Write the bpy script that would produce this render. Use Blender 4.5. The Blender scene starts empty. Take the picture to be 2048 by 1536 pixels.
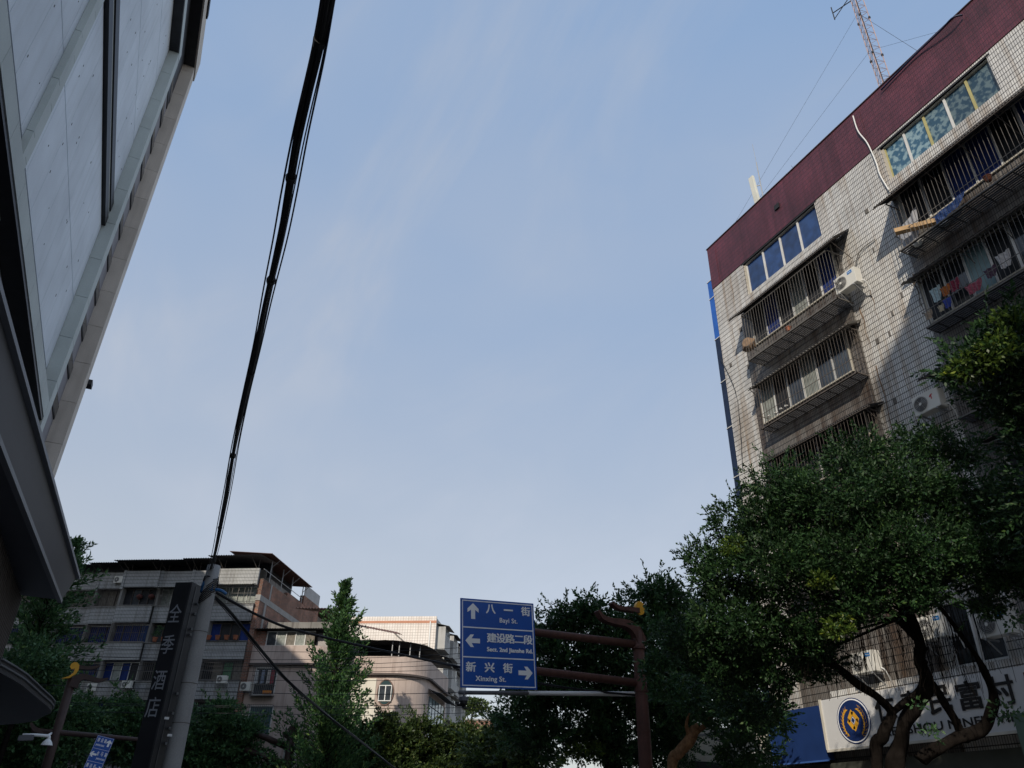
import bpy, bmesh, math, random
import numpy as np
from mathutils import Vector, Matrix, noise
R = math.radians
SC = bpy.context.scene
COL = SC.collection
random.seed(7); rng = np.random.default_rng(7)

# ---------------------------------------------------------------- camera, sky, sun, exposure
F_PX, PITCH, ROLL, YAW, EYE = 1540.0, 0.5313, 0.0240, 0.4276, 1.6
Fv = Vector((math.sin(YAW)*math.cos(PITCH), math.cos(YAW)*math.cos(PITCH), math.sin(PITCH)))
R0 = Vector((math.cos(YAW), -math.sin(YAW), 0)); U0 = R0.cross(Fv)
Rv = R0*math.cos(ROLL) + U0*math.sin(ROLL); Uv = U0*math.cos(ROLL) - R0*math.sin(ROLL)
EYEV = Vector((0, 0, EYE))
cd = bpy.data.cameras.new('camera'); cam = bpy.data.objects.new('camera', cd); COL.objects.link(cam)
cd.sensor_width = 36; cd.lens = 36*F_PX/2048; cd.clip_start = .05; cd.clip_end = 3000
m = Matrix((Rv, Uv, -Fv)).transposed().to_4x4(); m.translation = EYEV; cam.matrix_world = m
SC.camera = cam
SUN_DIR = Vector((1.0, 1.0, -0.85)).normalized()          # the way the light travels
SUN_EL = math.asin(-SUN_DIR.z); SUN_AZ = math.atan2(-SUN_DIR.x, -SUN_DIR.y)
w = bpy.data.worlds.new('World'); SC.world = w; w.use_nodes = True
nt = w.node_tree; nt.nodes.clear(); N = nt.nodes.new; LK = nt.links.new
out = N('ShaderNodeOutputWorld'); bg = N('ShaderNodeBackground'); bg.inputs['Strength'].default_value = .15
sky = N('ShaderNodeTexSky'); sky.sky_type = 'NISHITA'; sky.sun_disc = False
sky.sun_elevation = SUN_EL; sky.sun_rotation = SUN_AZ % (2*math.pi); sky.altitude = 300
sky.air_density = 1.0; sky.dust_density = 2.2; sky.ozone_density = 1.6
tc = N('ShaderNodeTexCoord'); sep = N('ShaderNodeSeparateXYZ'); LK(tc.outputs['Generated'], sep.inputs[0])
def mth(op, a, b=None, c=None, clamp=False):
    n = N('ShaderNodeMath'); n.operation = op; n.use_clamp = clamp
    for i, v in enumerate((a, b, c)):
        if v is None: continue
        if isinstance(v, (int, float)): n.inputs[i].default_value = v
        else: LK(v, n.inputs[i])
    return n.outputs[0]
def mixc(f, a, b, bt='MIX'):
    n = N('ShaderNodeMix'); n.data_type = 'RGBA'; n.blend_type = bt
    for i, v in ((0, f), (6, a), (7, b)):
        if isinstance(v, (int, float)): n.inputs[i].default_value = v
        elif isinstance(v, tuple): n.inputs[i].default_value = v if len(v) == 4 else v+(1,)
        else: LK(v, n.inputs[i])
    return n.outputs[2]
zc = mth('MAXIMUM', sep.outputs[2], 0.04)
pl = N('ShaderNodeCombineXYZ'); LK(mth('DIVIDE', sep.outputs[0], mth('ADD', zc, .25)), pl.inputs[0]); LK(mth('DIVIDE', sep.outputs[1], mth('ADD', zc, .25)), pl.inputs[1])
mp = N('ShaderNodeMapping'); mp.inputs['Rotation'].default_value = (0, 0, R(-78)); mp.inputs['Scale'].default_value = (1.25, .42, 1); LK(pl.outputs[0], mp.inputs[0])
c1 = N('ShaderNodeTexNoise'); c1.inputs['Scale'].default_value = 2.6; c1.inputs['Detail'].default_value = 9; c1.inputs['Roughness'].default_value = .58; c1.inputs['Distortion'].default_value = .9; LK(mp.outputs[0], c1.inputs[0])
c2 = N('ShaderNodeTexNoise'); c2.inputs['Scale'].default_value = 1.5; c2.inputs['Detail'].default_value = 3; LK(pl.outputs[0], c2.inputs[0])
cr1 = N('ShaderNodeMapRange'); cr1.interpolation_type = 'SMOOTHSTEP'; cr1.inputs[1].default_value = .40; cr1.inputs[2].default_value = .70; LK(c1.outputs[0], cr1.inputs[0])
cr2 = N('ShaderNodeMapRange'); cr2.interpolation_type = 'SMOOTHSTEP'; cr2.inputs[1].default_value = .38; cr2.inputs[2].default_value = .62; LK(c2.outputs[0], cr2.inputs[0])
cl = mth('ADD', mth('MULTIPLY', cr2.outputs[0], .45), mth('MULTIPLY', cr1.outputs[0], mth('ADD', mth('MULTIPLY', cr2.outputs[0], .5), .25)), clamp=True)
hz = mth('POWER', mth('SUBTRACT', 1.0, sep.outputs[2], clamp=True), 1.65)      # the milky veil of humid air, thicker towards the horizon all round
hazec = mixc(mth('MULTIPLY', hz, 1.25, clamp=True), (1.38, 2.22, 3.62), (3.15, 3.1, 2.95))
hazec = mixc(mth('MULTIPLY', cl, .68), hazec, (2.95, 3.12, 3.45))
skyc = mixc(.80, sky.outputs[0], hazec)
LK(skyc, bg.inputs['Color']); LK(bg.outputs[0], out.inputs[0])
sl = bpy.data.lights.new('sun', 'SUN'); sl.energy = 2.75; sl.angle = R(.6); sl.color = (1, .90, .76)
so = bpy.data.objects.new('sun', sl); so.rotation_euler = SUN_DIR.to_track_quat('-Z', 'Y').to_euler(); so.location = (0, 0, 60); COL.objects.link(so)
vs = SC.view_settings; vs.view_transform = 'Standard'; vs.look = 'None'; vs.gamma = 1; vs.exposure = 0.35
vs.use_curve_mapping = False

# ---------------------------------------------------------------- placing helpers (surveying the place from the photograph)
def ray(px, py): return Fv + Rv*((px-1024)/F_PX) + Uv*((768-py)/F_PX)
def W(px, py, w): return ray(px, py)*w + EYEV
def atX(px, py, d): r = ray(px, py); return r*(d/r.x) + EYEV
def atY(px, py, d): r = ray(px, py); return r*(d/r.y) + EYEV
def atZ(px, py, d): r = ray(px, py); return r*((d-EYE)/r.z) + EYEV

# ---------------------------------------------------------------- materials
MATS = {}
def mat(name, col, rough=.85, var=.18, scale=2.0, bump=0.0, streak=0.0, metal=0.0, rnd=0.0, stain=None, spec=.4, fine=0.0, trans=0.0, alpha=None):
    if name in MATS: return MATS[name]
    m = bpy.data.materials.new(name); m.use_nodes = True; t = m.node_tree; nn = t.nodes.new; lk = t.links.new
    b = t.nodes['Principled BSDF']; b.inputs['Roughness'].default_value = rough; b.inputs['Metallic'].default_value = metal
    b.inputs['Specular IOR Level'].default_value = spec
    g = nn('ShaderNodeNewGeometry')
    no = nn('ShaderNodeTexNoise'); no.inputs['Scale'].default_value = scale; no.inputs['Detail'].default_value = 6; lk(g.outputs['Position'], no.inputs[0])
    mr = nn('ShaderNodeMapRange'); mr.inputs[1].default_value = .25; mr.inputs[2].default_value = .75; mr.inputs[3].default_value = 1-var; mr.inputs[4].default_value = 1+var; lk(no.outputs[0], mr.inputs[0])
    v = mr.outputs[0]
    def mul(a, c):
        n = nn('ShaderNodeMath'); n.operation = 'MULTIPLY'; lk(a, n.inputs[0])
        if isinstance(c, float): n.inputs[1].default_value = c
        else: lk(c, n.inputs[1])
        return n.outputs[0]
    if fine:
        n2 = nn('ShaderNodeTexNoise'); n2.inputs['Scale'].default_value = 45; n2.inputs['Detail'].default_value = 3; lk(g.outputs['Position'], n2.inputs[0])
        r2 = nn('ShaderNodeMapRange'); r2.inputs[1].default_value = .3; r2.inputs[2].default_value = .7; r2.inputs[3].default_value = 1-fine; r2.inputs[4].default_value = 1+fine; lk(n2.outputs[0], r2.inputs[0]); v = mul(v, r2.outputs[0])
    if rnd:
        oi = nn('ShaderNodeObjectInfo'); r3 = nn('ShaderNodeMapRange'); r3.inputs[3].default_value = 1-rnd; r3.inputs[4].default_value = 1+rnd; lk(oi.outputs['Random'], r3.inputs[0]); v = mul(v, r3.outputs[0])
    hsv = nn('ShaderNodeHueSaturation'); hsv.inputs['Color'].default_value = (*col, 1); lk(v, hsv.inputs['Value']); c = hsv.outputs[0]
    if streak:
        mpp = nn('ShaderNodeMapping'); mpp.inputs['Scale'].default_value = (5, 5, .35); lk(g.outputs['Position'], mpp.inputs[0])
        sn = nn('ShaderNodeTexNoise'); sn.inputs['Scale'].default_value = 1; sn.inputs['Detail'].default_value = 5; lk(mpp.outputs[0], sn.inputs[0])
        sr = nn('ShaderNodeMapRange'); sr.inputs[1].default_value = .5; sr.inputs[2].default_value = .72; sr.inputs[4].default_value = streak; lk(sn.outputs[0], sr.inputs[0])
        mx = nn('ShaderNodeMix'); mx.data_type = 'RGBA'; lk(sr.outputs[0], mx.inputs[0]); lk(c, mx.inputs[6]); mx.inputs[7].default_value = (*(stain or (.05, .042, .035)), 1); c = mx.outputs[2]
    lk(c, b.inputs['Base Color'])
    if bump:
        bp = nn('ShaderNodeBump'); bp.inputs['Strength'].default_value = bump; bp.inputs['Distance'].default_value = .02
        n4 = nn('ShaderNodeTexNoise'); n4.inputs['Scale'].default_value = scale*9; n4.inputs['Detail'].default_value = 5; lk(g.outputs['Position'], n4.inputs[0]); lk(n4.outputs[0], bp.inputs['Height']); lk(bp.outputs[0], b.inputs['Normal'])
    MATS[name] = m; return m

def tile_mat(name, c1, c2, mortar, bw, rh, ms, rough=.35, streak=.5, stain=(.06, .045, .035), horiz=1.0, offset=0.0, ang=0.0, sjoint=.0, var=.12):
    """glazed tile or brick courses: u runs along the wall, v is height"""
    if name in MATS: return MATS[name]
    m = bpy.data.materials.new(name); m.use_nodes = True; t = m.node_tree; nn = t.nodes.new; lk = t.links.new
    b = t.nodes['Principled BSDF']; b.inputs['Roughness'].default_value = rough
    g = nn('ShaderNodeNewGeometry'); rot = nn('ShaderNodeVectorRotate'); rot.rotation_type = 'Z_AXIS'; rot.inputs['Angle'].default_value = ang; lk(g.outputs['Position'], rot.inputs['Vector'])
    s = nn('ShaderNodeSeparateXYZ'); lk(rot.outputs[0], s.inputs[0])
    a = nn('ShaderNodeMath'); a.operation = 'ADD'; lk(s.outputs[0], a.inputs[0]); lk(s.outputs[1], a.inputs[1])
    cb = nn('ShaderNodeCombineXYZ'); lk(a.outputs[0], cb.inputs[0]); lk(s.outputs[2], cb.inputs[1])
    wn = nn('ShaderNodeTexNoise'); wn.inputs['Scale'].default_value = 1.3; lk(g.outputs['Position'], wn.inputs[0])
    wv = nn('ShaderNodeVectorMath'); wv.operation = 'SCALE'; wv.inputs['Scale'].default_value = .012; lk(wn.outputs['Color'], wv.inputs[0])
    wa = nn('ShaderNodeVectorMath'); wa.operation = 'ADD'; lk(cb.outputs[0], wa.inputs[0]); lk(wv.outputs[0], wa.inputs[1])
    br = nn('ShaderNodeTexBrick'); br.offset = offset; br.squash = 1; br.inputs['Scale'].default_value = 1
    br.inputs['Brick Width'].default_value = bw; br.inputs['Row Height'].default_value = rh; br.inputs['Mortar Size'].default_value = ms; br.inputs['Mortar Smooth'].default_value = .2
    br.inputs['Color1'].default_value = (*c1, 1); br.inputs['Color2'].default_value = (*c2, 1); br.inputs['Mortar'].default_value = (*mortar, 1); lk(wa.outputs[0], br.inputs['Vector'])
    c = br.outputs['Color']
    sr0 = None
    # stronger course joints
    wr = nn('ShaderNodeSeparateXYZ'); lk(wa.outputs[0], wr.inputs[0])
    d = nn('ShaderNodeMath'); d.operation = 'DIVIDE'; lk(wr.outputs[1], d.inputs[0]); d.inputs[1].default_value = rh
    fr = nn('ShaderNodeMath'); fr.operation = 'FRACT'; lk(d.outputs[0], fr.inputs[0])
    pp = nn('ShaderNodeMath'); pp.operation = 'PINGPONG'; lk(fr.outputs[0], pp.inputs[0]); pp.inputs[1].default_value = .5
    lt = nn('ShaderNodeMapRange'); lt.inputs[1].default_value = sjoint; lt.inputs[2].default_value = sjoint*1.6+1e-4; lt.inputs[3].default_value = horiz if sjoint else 0; lt.inputs[4].default_value = 0; lk(pp.outputs[0], lt.inputs[0])
    mx0 = nn('ShaderNodeMix'); mx0.data_type = 'RGBA'; lk(lt.outputs[0], mx0.inputs[0]); lk(c, mx0.inputs[6]); mx0.inputs[7].default_value = (*[q*.6 for q in mortar], 1); c = mx0.outputs[2]
    no = nn('ShaderNodeTexNoise'); no.inputs['Scale'].default_value = .55; no.inputs['Detail'].default_value = 7; no.inputs['Roughness'].default_value = .6; lk(g.outputs['Position'], no.inputs[0])
    mr = nn('ShaderNodeMapRange'); mr.inputs[1].default_value = .3; mr.inputs[2].default_value = .7; mr.inputs[3].default_value = 1-var; mr.inputs[4].default_value = 1+var; lk(no.outputs[0], mr.inputs[0])
    hsv = nn('ShaderNodeHueSaturation'); lk(c, hsv.inputs['Color']); lk(mr.outputs[0], hsv.inputs['Value']); c = hsv.outputs[0]
    if streak:
        mpp = nn('ShaderNodeMapping'); mpp.inputs['Scale'].default_value = (4.5, 4.5, .16); lk(g.outputs['Position'], mpp.inputs[0])
        sn = nn('ShaderNodeTexNoise'); sn.inputs['Scale'].default_value = 1; sn.inputs['Detail'].default_value = 6; lk(mpp.outputs[0], sn.inputs[0])
        big = nn('ShaderNodeTexNoise'); big.inputs['Scale'].default_value = .35; big.inputs['Detail'].default_value = 2; lk(g.outputs['Position'], big.inputs[0])
        ad = nn('ShaderNodeMath'); ad.operation = 'MULTIPLY_ADD'; lk(big.outputs[0], ad.inputs[0]); ad.inputs[1].default_value = .7; lk(sn.outputs[0], ad.inputs[2])
        sr = nn('ShaderNodeMapRange'); sr.inputs[1].default_value = .82; sr.inputs[2].default_value = 1.08; sr.inputs[4].default_value = streak; lk(ad.outputs[0], sr.inputs[0])
        mx = nn('ShaderNodeMix'); mx.data_type = 'RGBA'; mx.blend_type = 'MULTIPLY'; lk(sr.outputs[0], mx.inputs[0]); lk(c, mx.inputs[6]); mx.inputs[7].default_value = (*[min(1, q*7) for q in stain], 1); c = mx.outputs[2]
    lk(c, b.inputs['Base Color'])
    bp = nn('ShaderNodeBump'); bp.inputs['Strength'].default_value = .5; bp.inputs['Distance'].default_value = .006; bp.invert = True; lk(br.outputs['Fac'], bp.inputs['Height']); lk(bp.outputs[0], b.inputs['Normal'])
    MATS[name] = m; return m

def leaf_mat(name, dark, light, rough=.42, trans=.22, spec=.35):
    m = bpy.data.materials.new(name); m.use_nodes = True; t = m.node_tree; nn = t.nodes.new; lk = t.links.new
    b = t.nodes['Principled BSDF']; o = t.nodes['Material Output']; b.inputs['Roughness'].default_value = rough; b.inputs['Specular IOR Level'].default_value = spec
    g = nn('ShaderNodeNewGeometry'); cr = nn('ShaderNodeValToRGB'); lk(g.outputs['Random Per Island'], cr.inputs[0])
    e = cr.color_ramp.elements; e[0].color = (*dark, 1); e[1].color = (*light, 1); e[1].position = .93
    x = e.new(.97); x.color = (min(1, light[0]*1.7), min(1, light[1]*1.35), light[2], 1)
    no = nn('ShaderNodeTexNoise'); no.inputs['Scale'].default_value = 1.1; no.inputs['Detail'].default_value = 3; lk(g.outputs['Position'], no.inputs[0])
    mr = nn('ShaderNodeMapRange'); mr.inputs[1].default_value = .3; mr.inputs[2].default_value = .7; mr.inputs[3].default_value = .65; mr.inputs[4].default_value = 1.35; lk(no.outputs[0], mr.inputs[0])
    h = nn('ShaderNodeHueSaturation'); lk(cr.outputs[0], h.inputs['Color']); lk(mr.outputs[0], h.inputs['Value'])
    lk(h.outputs[0], b.inputs['Base Color'])
    tr = nn('ShaderNodeBsdfTranslucent'); lk(h.outputs[0], tr.inputs['Color']); ms = nn('ShaderNodeMixShader'); ms.inputs[0].default_value = trans
    lk(b.outputs[0], ms.inputs[1]); lk(tr.outputs[0], ms.inputs[2]); lk(ms.outputs[0], o.inputs[0])
    MATS[name] = m; return m

def glass_mat(name, tint, rough=.08, mixf=.0, spec=.6):
    if name in MATS: return MATS[name]
    m = bpy.data.materials.new(name); m.use_nodes = True; t = m.node_tree; nn = t.nodes.new; lk = t.links.new
    b = t.nodes['Principled BSDF']; b.inputs['Roughness'].default_value = rough; b.inputs['Specular IOR Level'].default_value = spec
    g = nn('ShaderNodeNewGeometry'); no = nn('ShaderNodeTexNoise'); no.inputs['Scale'].default_value = 3.0; no.inputs['Detail'].default_value = 4; lk(g.outputs['Position'], no.inputs[0])
    cr = nn('ShaderNodeValToRGB'); lk(no.outputs[0], cr.inputs[0]); cr.color_ramp.elements[0].position = .35; cr.color_ramp.elements[1].position = .65
    cr.color_ramp.elements[0].color = (*[q*.7 for q in tint], 1); cr.color_ramp.elements[1].color = (*[min(1, q*1.3) for q in tint], 1)
    oi = nn('ShaderNodeObjectInfo'); vr = nn('ShaderNodeMapRange'); vr.inputs[3].default_value = .55; vr.inputs[4].default_value = 1.5; lk(oi.outputs['Random'], vr.inputs[0])
    hv = nn('ShaderNodeHueSaturation'); lk(cr.outputs[0], hv.inputs['Color']); lk(vr.outputs[0], hv.inputs['Value']); lk(hv.outputs[0], b.inputs['Base Color'])
    bp = nn('ShaderNodeBump'); bp.inputs['Strength'].default_value = .12; bp.inputs['Distance'].default_value = .03; n5 = nn('ShaderNodeTexNoise'); n5.inputs['Scale'].default_value = 1.6; lk(g.outputs['Position'], n5.inputs[0]); lk(n5.outputs[0], bp.inputs['Height']); lk(bp.outputs[0], b.inputs['Normal'])
    MATS[name] = m; return m

# ---------------------------------------------------------------- mesh building
ROOT = {}
def tag(o, label=None, cat=None, group=None, kind=None):
    if label: o['label'] = label
    if cat: o['category'] = cat
    if group: o['group'] = group
    if kind: o['kind'] = kind
    return o
def thing(name, label, cat, loc=(0, 0, 0), rz=0.0, group=None, kind=None):
    o = bpy.data.objects.new(name, None); COL.objects.link(o); o.empty_display_size = .3
    o.location = loc; o.rotation_euler = (0, 0, rz)
    ROOT[o.name] = Matrix.Translation(Vector(loc)) @ Matrix.Rotation(rz, 4, 'Z')
    return tag(o, label, cat, group, kind)
def link_mesh(name, me, parent=None, m=None):
    o = bpy.data.objects.new(name, me); COL.objects.link(o)
    if m is not None and len(me.materials) == 0: me.materials.append(m)
    if parent is not None:
        o.parent = parent; ROOT[o.name] = ROOT[parent.name]
    else: ROOT[o.name] = Matrix.Identity(4)
    return o
class MB:
    def __init__(s, M=None): s.v = []; s.f = []; s.M = M
    def add(s, vs, fs):
        k = len(s.v)
        if s.M is not None: vs = [s.M @ Vector(p) for p in vs]
        s.v += [tuple(p) for p in vs]; s.f += [tuple(i+k for i in f) for f in fs]; return s
    def box(s, x0, x1, y0, y1, z0, z1):
        return s.hexa([(x0, y0, z0), (x1, y0, z0), (x1, y1, z0), (x0, y1, z0), (x0, y0, z1), (x1, y0, z1), (x1, y1, z1), (x0, y1, z1)])
    def hexa(s, p): return s.add(p, [(0, 3, 2, 1), (4, 5, 6, 7), (0, 1, 5, 4), (1, 2, 6, 5), (2, 3, 7, 6), (3, 0, 4, 7)])
    def bbox(s, c, ax, ay, az):
        c = Vector(c); ax = Vector(ax); ay = Vector(ay); az = Vector(az)
        return s.hexa([c-ax-ay-az, c+ax-ay-az, c+ax+ay-az, c-ax+ay-az, c-ax-ay+az, c+ax-ay+az, c+ax+ay+az, c-ax+ay+az])
    def path(s, pts, rad, n=8, cap=True, flat=1.0, wob=0.0):
        pts = [Vector(p) for p in pts]
        if isinstance(rad, (int, float)): rad = [rad]*len(pts)
        vs = []; fs = []; up = None
        for i, p in enumerate(pts):
            d = (pts[min(i+1, len(pts)-1)] - pts[max(i-1, 0)]); d = d.normalized() if d.length > 1e-9 else Vector((0, 0, 1))
            if up is None: up = Vector((0, 0, 1)) if abs(d.z) < .9 else Vector((1, 0, 0))
            a = up - d*up.dot(d); a.normalize(); b = d.cross(a); up = a
            for k in range(n):
                t = 2*math.pi*k/n; rr = rad[i]
                if wob: rr *= 1+wob*noise.noise(Vector((p.x*2.3+math.cos(t), p.y*2.3+math.sin(t), p.z*1.9)))
                vs.append(p + a*math.cos(t)*rr + b*math.sin(t)*rr*flat)
        for i in range(len(pts)-1):
            for k in range(n):
                fs.append((i*n+k, i*n+(k+1) % n, (i+1)*n+(k+1) % n, (i+1)*n+k))
        if cap: fs.append(tuple(range(n-1, -1, -1))); fs.append(tuple((len(pts)-1)*n+k for k in range(n)))
        return s.add(vs, fs)
    def tube(s, a, b, r, n=6, r2=None): return s.path([a, b], [r, r if r2 is None else r2], n)
    def prism(s, poly, ax, ay, org, depth):
        """closed 2D outline laid on axes ax, ay from org, thickened by the vector depth"""
        org = Vector(org); ax = Vector(ax); ay = Vector(ay); depth = Vector(depth); n = len(poly)
        a = [org+ax*p[0]+ay*p[1] for p in poly]; b = [q+depth for q in a]
        return s.add(a+b, [tuple(range(n-1, -1, -1)), tuple(range(n, 2*n))] + [(i, (i+1) % n, n+(i+1) % n, n+i) for i in range(n)])
    def sheet(s, p0, p1, dep, pitch=.09, amp=.018, thick=.0):
        """corrugated sheet: runs p0->p1, extends along dep"""
        p0 = Vector(p0); p1 = Vector(p1); dep = Vector(dep); L = (p1-p0).length; u = (p1-p0)/L; nrm = u.cross(dep).normalized()
        n = max(2, int(L/pitch*2)); vs = []
        for i in range(n+1):
            q = p0+u*(L*i/n)+nrm*(amp if i % 2 else -amp); vs += [q, q+dep]
        return s.add(vs, [(2*i, 2*i+1, 2*i+3, 2*i+2) for i in range(n)])
    def build(s, name, m, parent=None, label=None, cat=None, group=None, kind=None, smooth=False, world=True, bevel=0):
        me = bpy.data.meshes.new(name); vs = s.v
        if parent is not None and world:
            I = ROOT[parent.name].inverted(); vs = [tuple(I @ Vector(p)) for p in vs]
        me.from_pydata(vs, [], s.f); me.validate(); me.update()
        if smooth:
            for p in me.polygons: p.use_smooth = True
        bm = bmesh.new(); bm.from_mesh(me); bmesh.ops.recalc_face_normals(bm, faces=bm.faces)
        if bevel: bmesh.ops.bevel(bm, geom=list(bm.edges), offset=bevel, segments=2, affect='EDGES', clamp_overlap=True)
        bm.to_mesh(me); bm.free()
        o = link_mesh(name, me, parent, m); return tag(o, label, cat, group, kind)
def part(name, parent, m, *boxes, **kw):
    b = MB(kw.pop('M', None))
    for q in boxes: b.box(*q)
    return b.build(name, m, parent, **kw)
def dup(o, loc=None, rz=None, label=None, group=None, parent=None):
    c = o.copy(); COL.objects.link(c)
    if parent is not None: c.parent = parent
    if loc is not None: c.location = loc
    if rz is not None: c.rotation_euler = (0, 0, rz)
    if label: c['label'] = label
    if group: c['group'] = group
    ROOT[c.name] = Matrix.Translation(Vector(c.location)) @ Matrix.Rotation(c.rotation_euler[2], 4, 'Z') if parent is None else ROOT[parent.name]
    for ch in list(o.children): dup(ch, parent=c)
    return c
def np_mesh(name, V, nf, per=4):
    me = bpy.data.meshes.new(name); me.vertices.add(len(V)); me.vertices.foreach_set('co', V.astype(np.float32).ravel())
    me.loops.add(nf*per); me.loops.foreach_set('vertex_index', np.arange(nf*per, dtype=np.int32))
    me.polygons.add(nf); me.polygons.foreach_set('loop_start', np.arange(0, nf*per, per, dtype=np.int32)); me.update(calc_edges=True); return me
FONTC = {}
def text(s, m, parent, org, right, up, width, height, name='lettering', extr=.004, bold=0.0, spacing=1.0):
    """flat lettering meshed from the built-in font, fitted to width x height with its lower left corner at org"""
    key = (s, spacing)
    if key not in FONTC:
        cu = bpy.data.curves.new('t', 'FONT'); cu.body = s; cu.offset = 0; cu.space_character = spacing; cu.resolution_u = 3; cu.fill_mode = 'BOTH'; cu.extrude = 0
        o = bpy.data.objects.new('t', cu); COL.objects.link(o); bpy.context.view_layer.update()
        me = bpy.data.meshes.new_from_object(o.evaluated_get(bpy.context.evaluated_depsgraph_get()))
        bpy.data.objects.remove(o); FONTC[key] = ([tuple(v.co) for v in me.vertices], [tuple(p.vertices) for p in me.polygons])
    vs, fs = FONTC[key]
    if not vs: return None
    x0 = min(v[0] for v in vs); x1 = max(v[0] for v in vs); y0 = min(v[1] for v in vs); y1 = max(v[1] for v in vs)
    right = Vector(right); up = Vector(up); nr = right.cross(up); sx = width/(x1-x0); sy = height/max(y1-y0, 1e-4) if height else sx
    b = MB(); o_ = bold*width
    for q, (dx, dy) in enumerate(((0, 0),) if not bold else ((-1, -.6), (1, -.6), (-1, .6), (1, .6), (0, 0))):
        b.add([Vector(org)+right*((v[0]-x0)*sx+dx*o_)+up*((v[1]-y0)*sy+dy*o_)+nr*(extr+q*.0006) for v in vs], fs)
    me = bpy.data.meshes.new(name); I = ROOT[parent.name].inverted(); me.from_pydata([tuple(I @ Vector(p)) for p in b.v], [], b.f); me.update()
    return link_mesh(name, me, parent, m)

# ---------------------------------------------------------------- leaves
def unit(a): return a/np.maximum(np.linalg.norm(a, axis=1, keepdims=True), 1e-9)
def leaf_obj(name, P, D, L, Wd, m, parent=None, **kw):
    n = len(P); Rr = rng.normal(size=(n, 3)); S = unit(np.cross(D, Rr)); Nn = np.cross(D, S)
    L = L[:, None]; Wd = Wd[:, None]
    V = np.stack([P, P+D*L*.45+S*Wd*.5+Nn*Wd*.12, P+D*L, P+D*L*.45-S*Wd*.5+Nn*Wd*.12], 1).reshape(-1, 3)
    if parent is not None: V = V - np.array(ROOT[parent.name].translation)
    me = np_mesh(name, V, n); o = link_mesh(name, me, parent, m); return tag(o, **kw)
def crown_pts(lobes, total, sub=.34, flat=.75, inner=.22, ll=.07):
    """lobes: (centre, radius); leaves gathered in clumps over every lobe, with gaps between the clumps"""
    A = np.array([l[1]**2 for l in lobes]); A = A/A.sum(); C = np.array([tuple(l[0]) for l in lobes]); Rd = np.array([l[1] for l in lobes])
    Ps = []; Ds = []
    for i, (c, r) in enumerate(lobes):
        c = np.array(tuple(c)); nl = int(total*A[i]); K = max(6, int(19*(.34/sub)**2)); u = unit(rng.normal(size=(K, 3))); u[:, 2] = u[:, 2]*flat+.08
        cc = c+u*r*(rng.uniform(.55, 1.02, (K, 1))); sr = r*sub*rng.uniform(.55, 1.3, K)
        keep = np.ones(K, bool)
        for j in range(len(lobes)):
            if j != i: keep &= np.linalg.norm(cc-C[j], axis=1) > Rd[j]*.62
        if keep.sum() < 3: keep[:] = True
        cc, sr, uu = cc[keep], sr[keep], u[keep]
        w_ = sr**2/np.sum(sr**2); idx = rng.choice(len(cc), size=nl, p=w_)
        v = unit(rng.normal(size=(nl, 3))); rad = sr[idx][:, None]*rng.uniform(.35, 1.1, (nl, 1))**.6
        p = cc[idx]+v*rad*np.array([1.1, 1.1, flat*.85]); d = unit(v*.8+uu[idx]*.5+rng.normal(size=(nl, 3))*.5+np.array([0, 0, .12]))
        ni = int(nl*inner); q = unit(rng.normal(size=(ni, 3)))*r*rng.uniform(.1, .75, (ni, 1)); p[:ni] = c+q; d[:ni] = unit(rng.normal(size=(ni, 3)))
        Ps.append(p); Ds.append(d)
    return np.concatenate(Ps), np.concatenate(Ds)
def spray_pts(lobes, n, ln, per=16):
    """twigs that stick out of the crown, with their leaves in two rows"""
    C = np.array([tuple(l[0]) for l in lobes]); Rd = np.array([l[1] for l in lobes]); pr_ = Rd**2/np.sum(Rd**2); k = rng.choice(len(lobes), size=n, p=pr_)
    u = unit(rng.normal(size=(n, 3))); u[:, 2] = np.abs(u[:, 2])*.6-.2*(rng.random(n) < .4); u = unit(u); st = C[k]+u*Rd[k][:, None]*rng.uniform(.72, 1.0, (n, 1))
    dd = np.min(np.linalg.norm(st[:, None, :]-C[None], axis=2)/Rd[None], axis=1); ok = dd > .6; st, u = st[ok], u[ok]; m = len(st)
    d = unit(u+rng.normal(size=(m, 3))*.45+np.array([0, 0, .25])); L = ln*rng.uniform(.5, 1.4, (m, 1)); sd = unit(np.cross(d, rng.normal(size=(m, 3)))); P = []; D = []
    for q in range(per):
        t = (q+.5)/per; sgn = 1 if q % 2 else -1; P.append(st+d*L*t+np.array([0, 0, -.12])*L*t*t); D.append(unit(d*.75+sd*sgn*.8*(1-t*.6)+rng.normal(size=(m, 3))*.22))
    return np.concatenate(P), np.concatenate(D)
def make_crown(lobes, total, m, parent, L=.07, Wd=.03, name='crown', spray=.34, **k):
    P, D = crown_pts(lobes, int(total*(1-spray)), **k)
    if spray and total > 5000:
        P2, D2 = spray_pts(lobes, int(total*spray/16), L*4.6); P = np.concatenate([P, P2]); D = np.concatenate([D, D2])
    n = len(P)
    return leaf_obj(name, P, D, L*rng.uniform(.6, 1.3, n), Wd*rng.uniform(.7, 1.2, n), m, parent, kind='stuff')
def lobe(px, py, w, rp): return (W(px, py, w), rp*w/F_PX)
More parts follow.
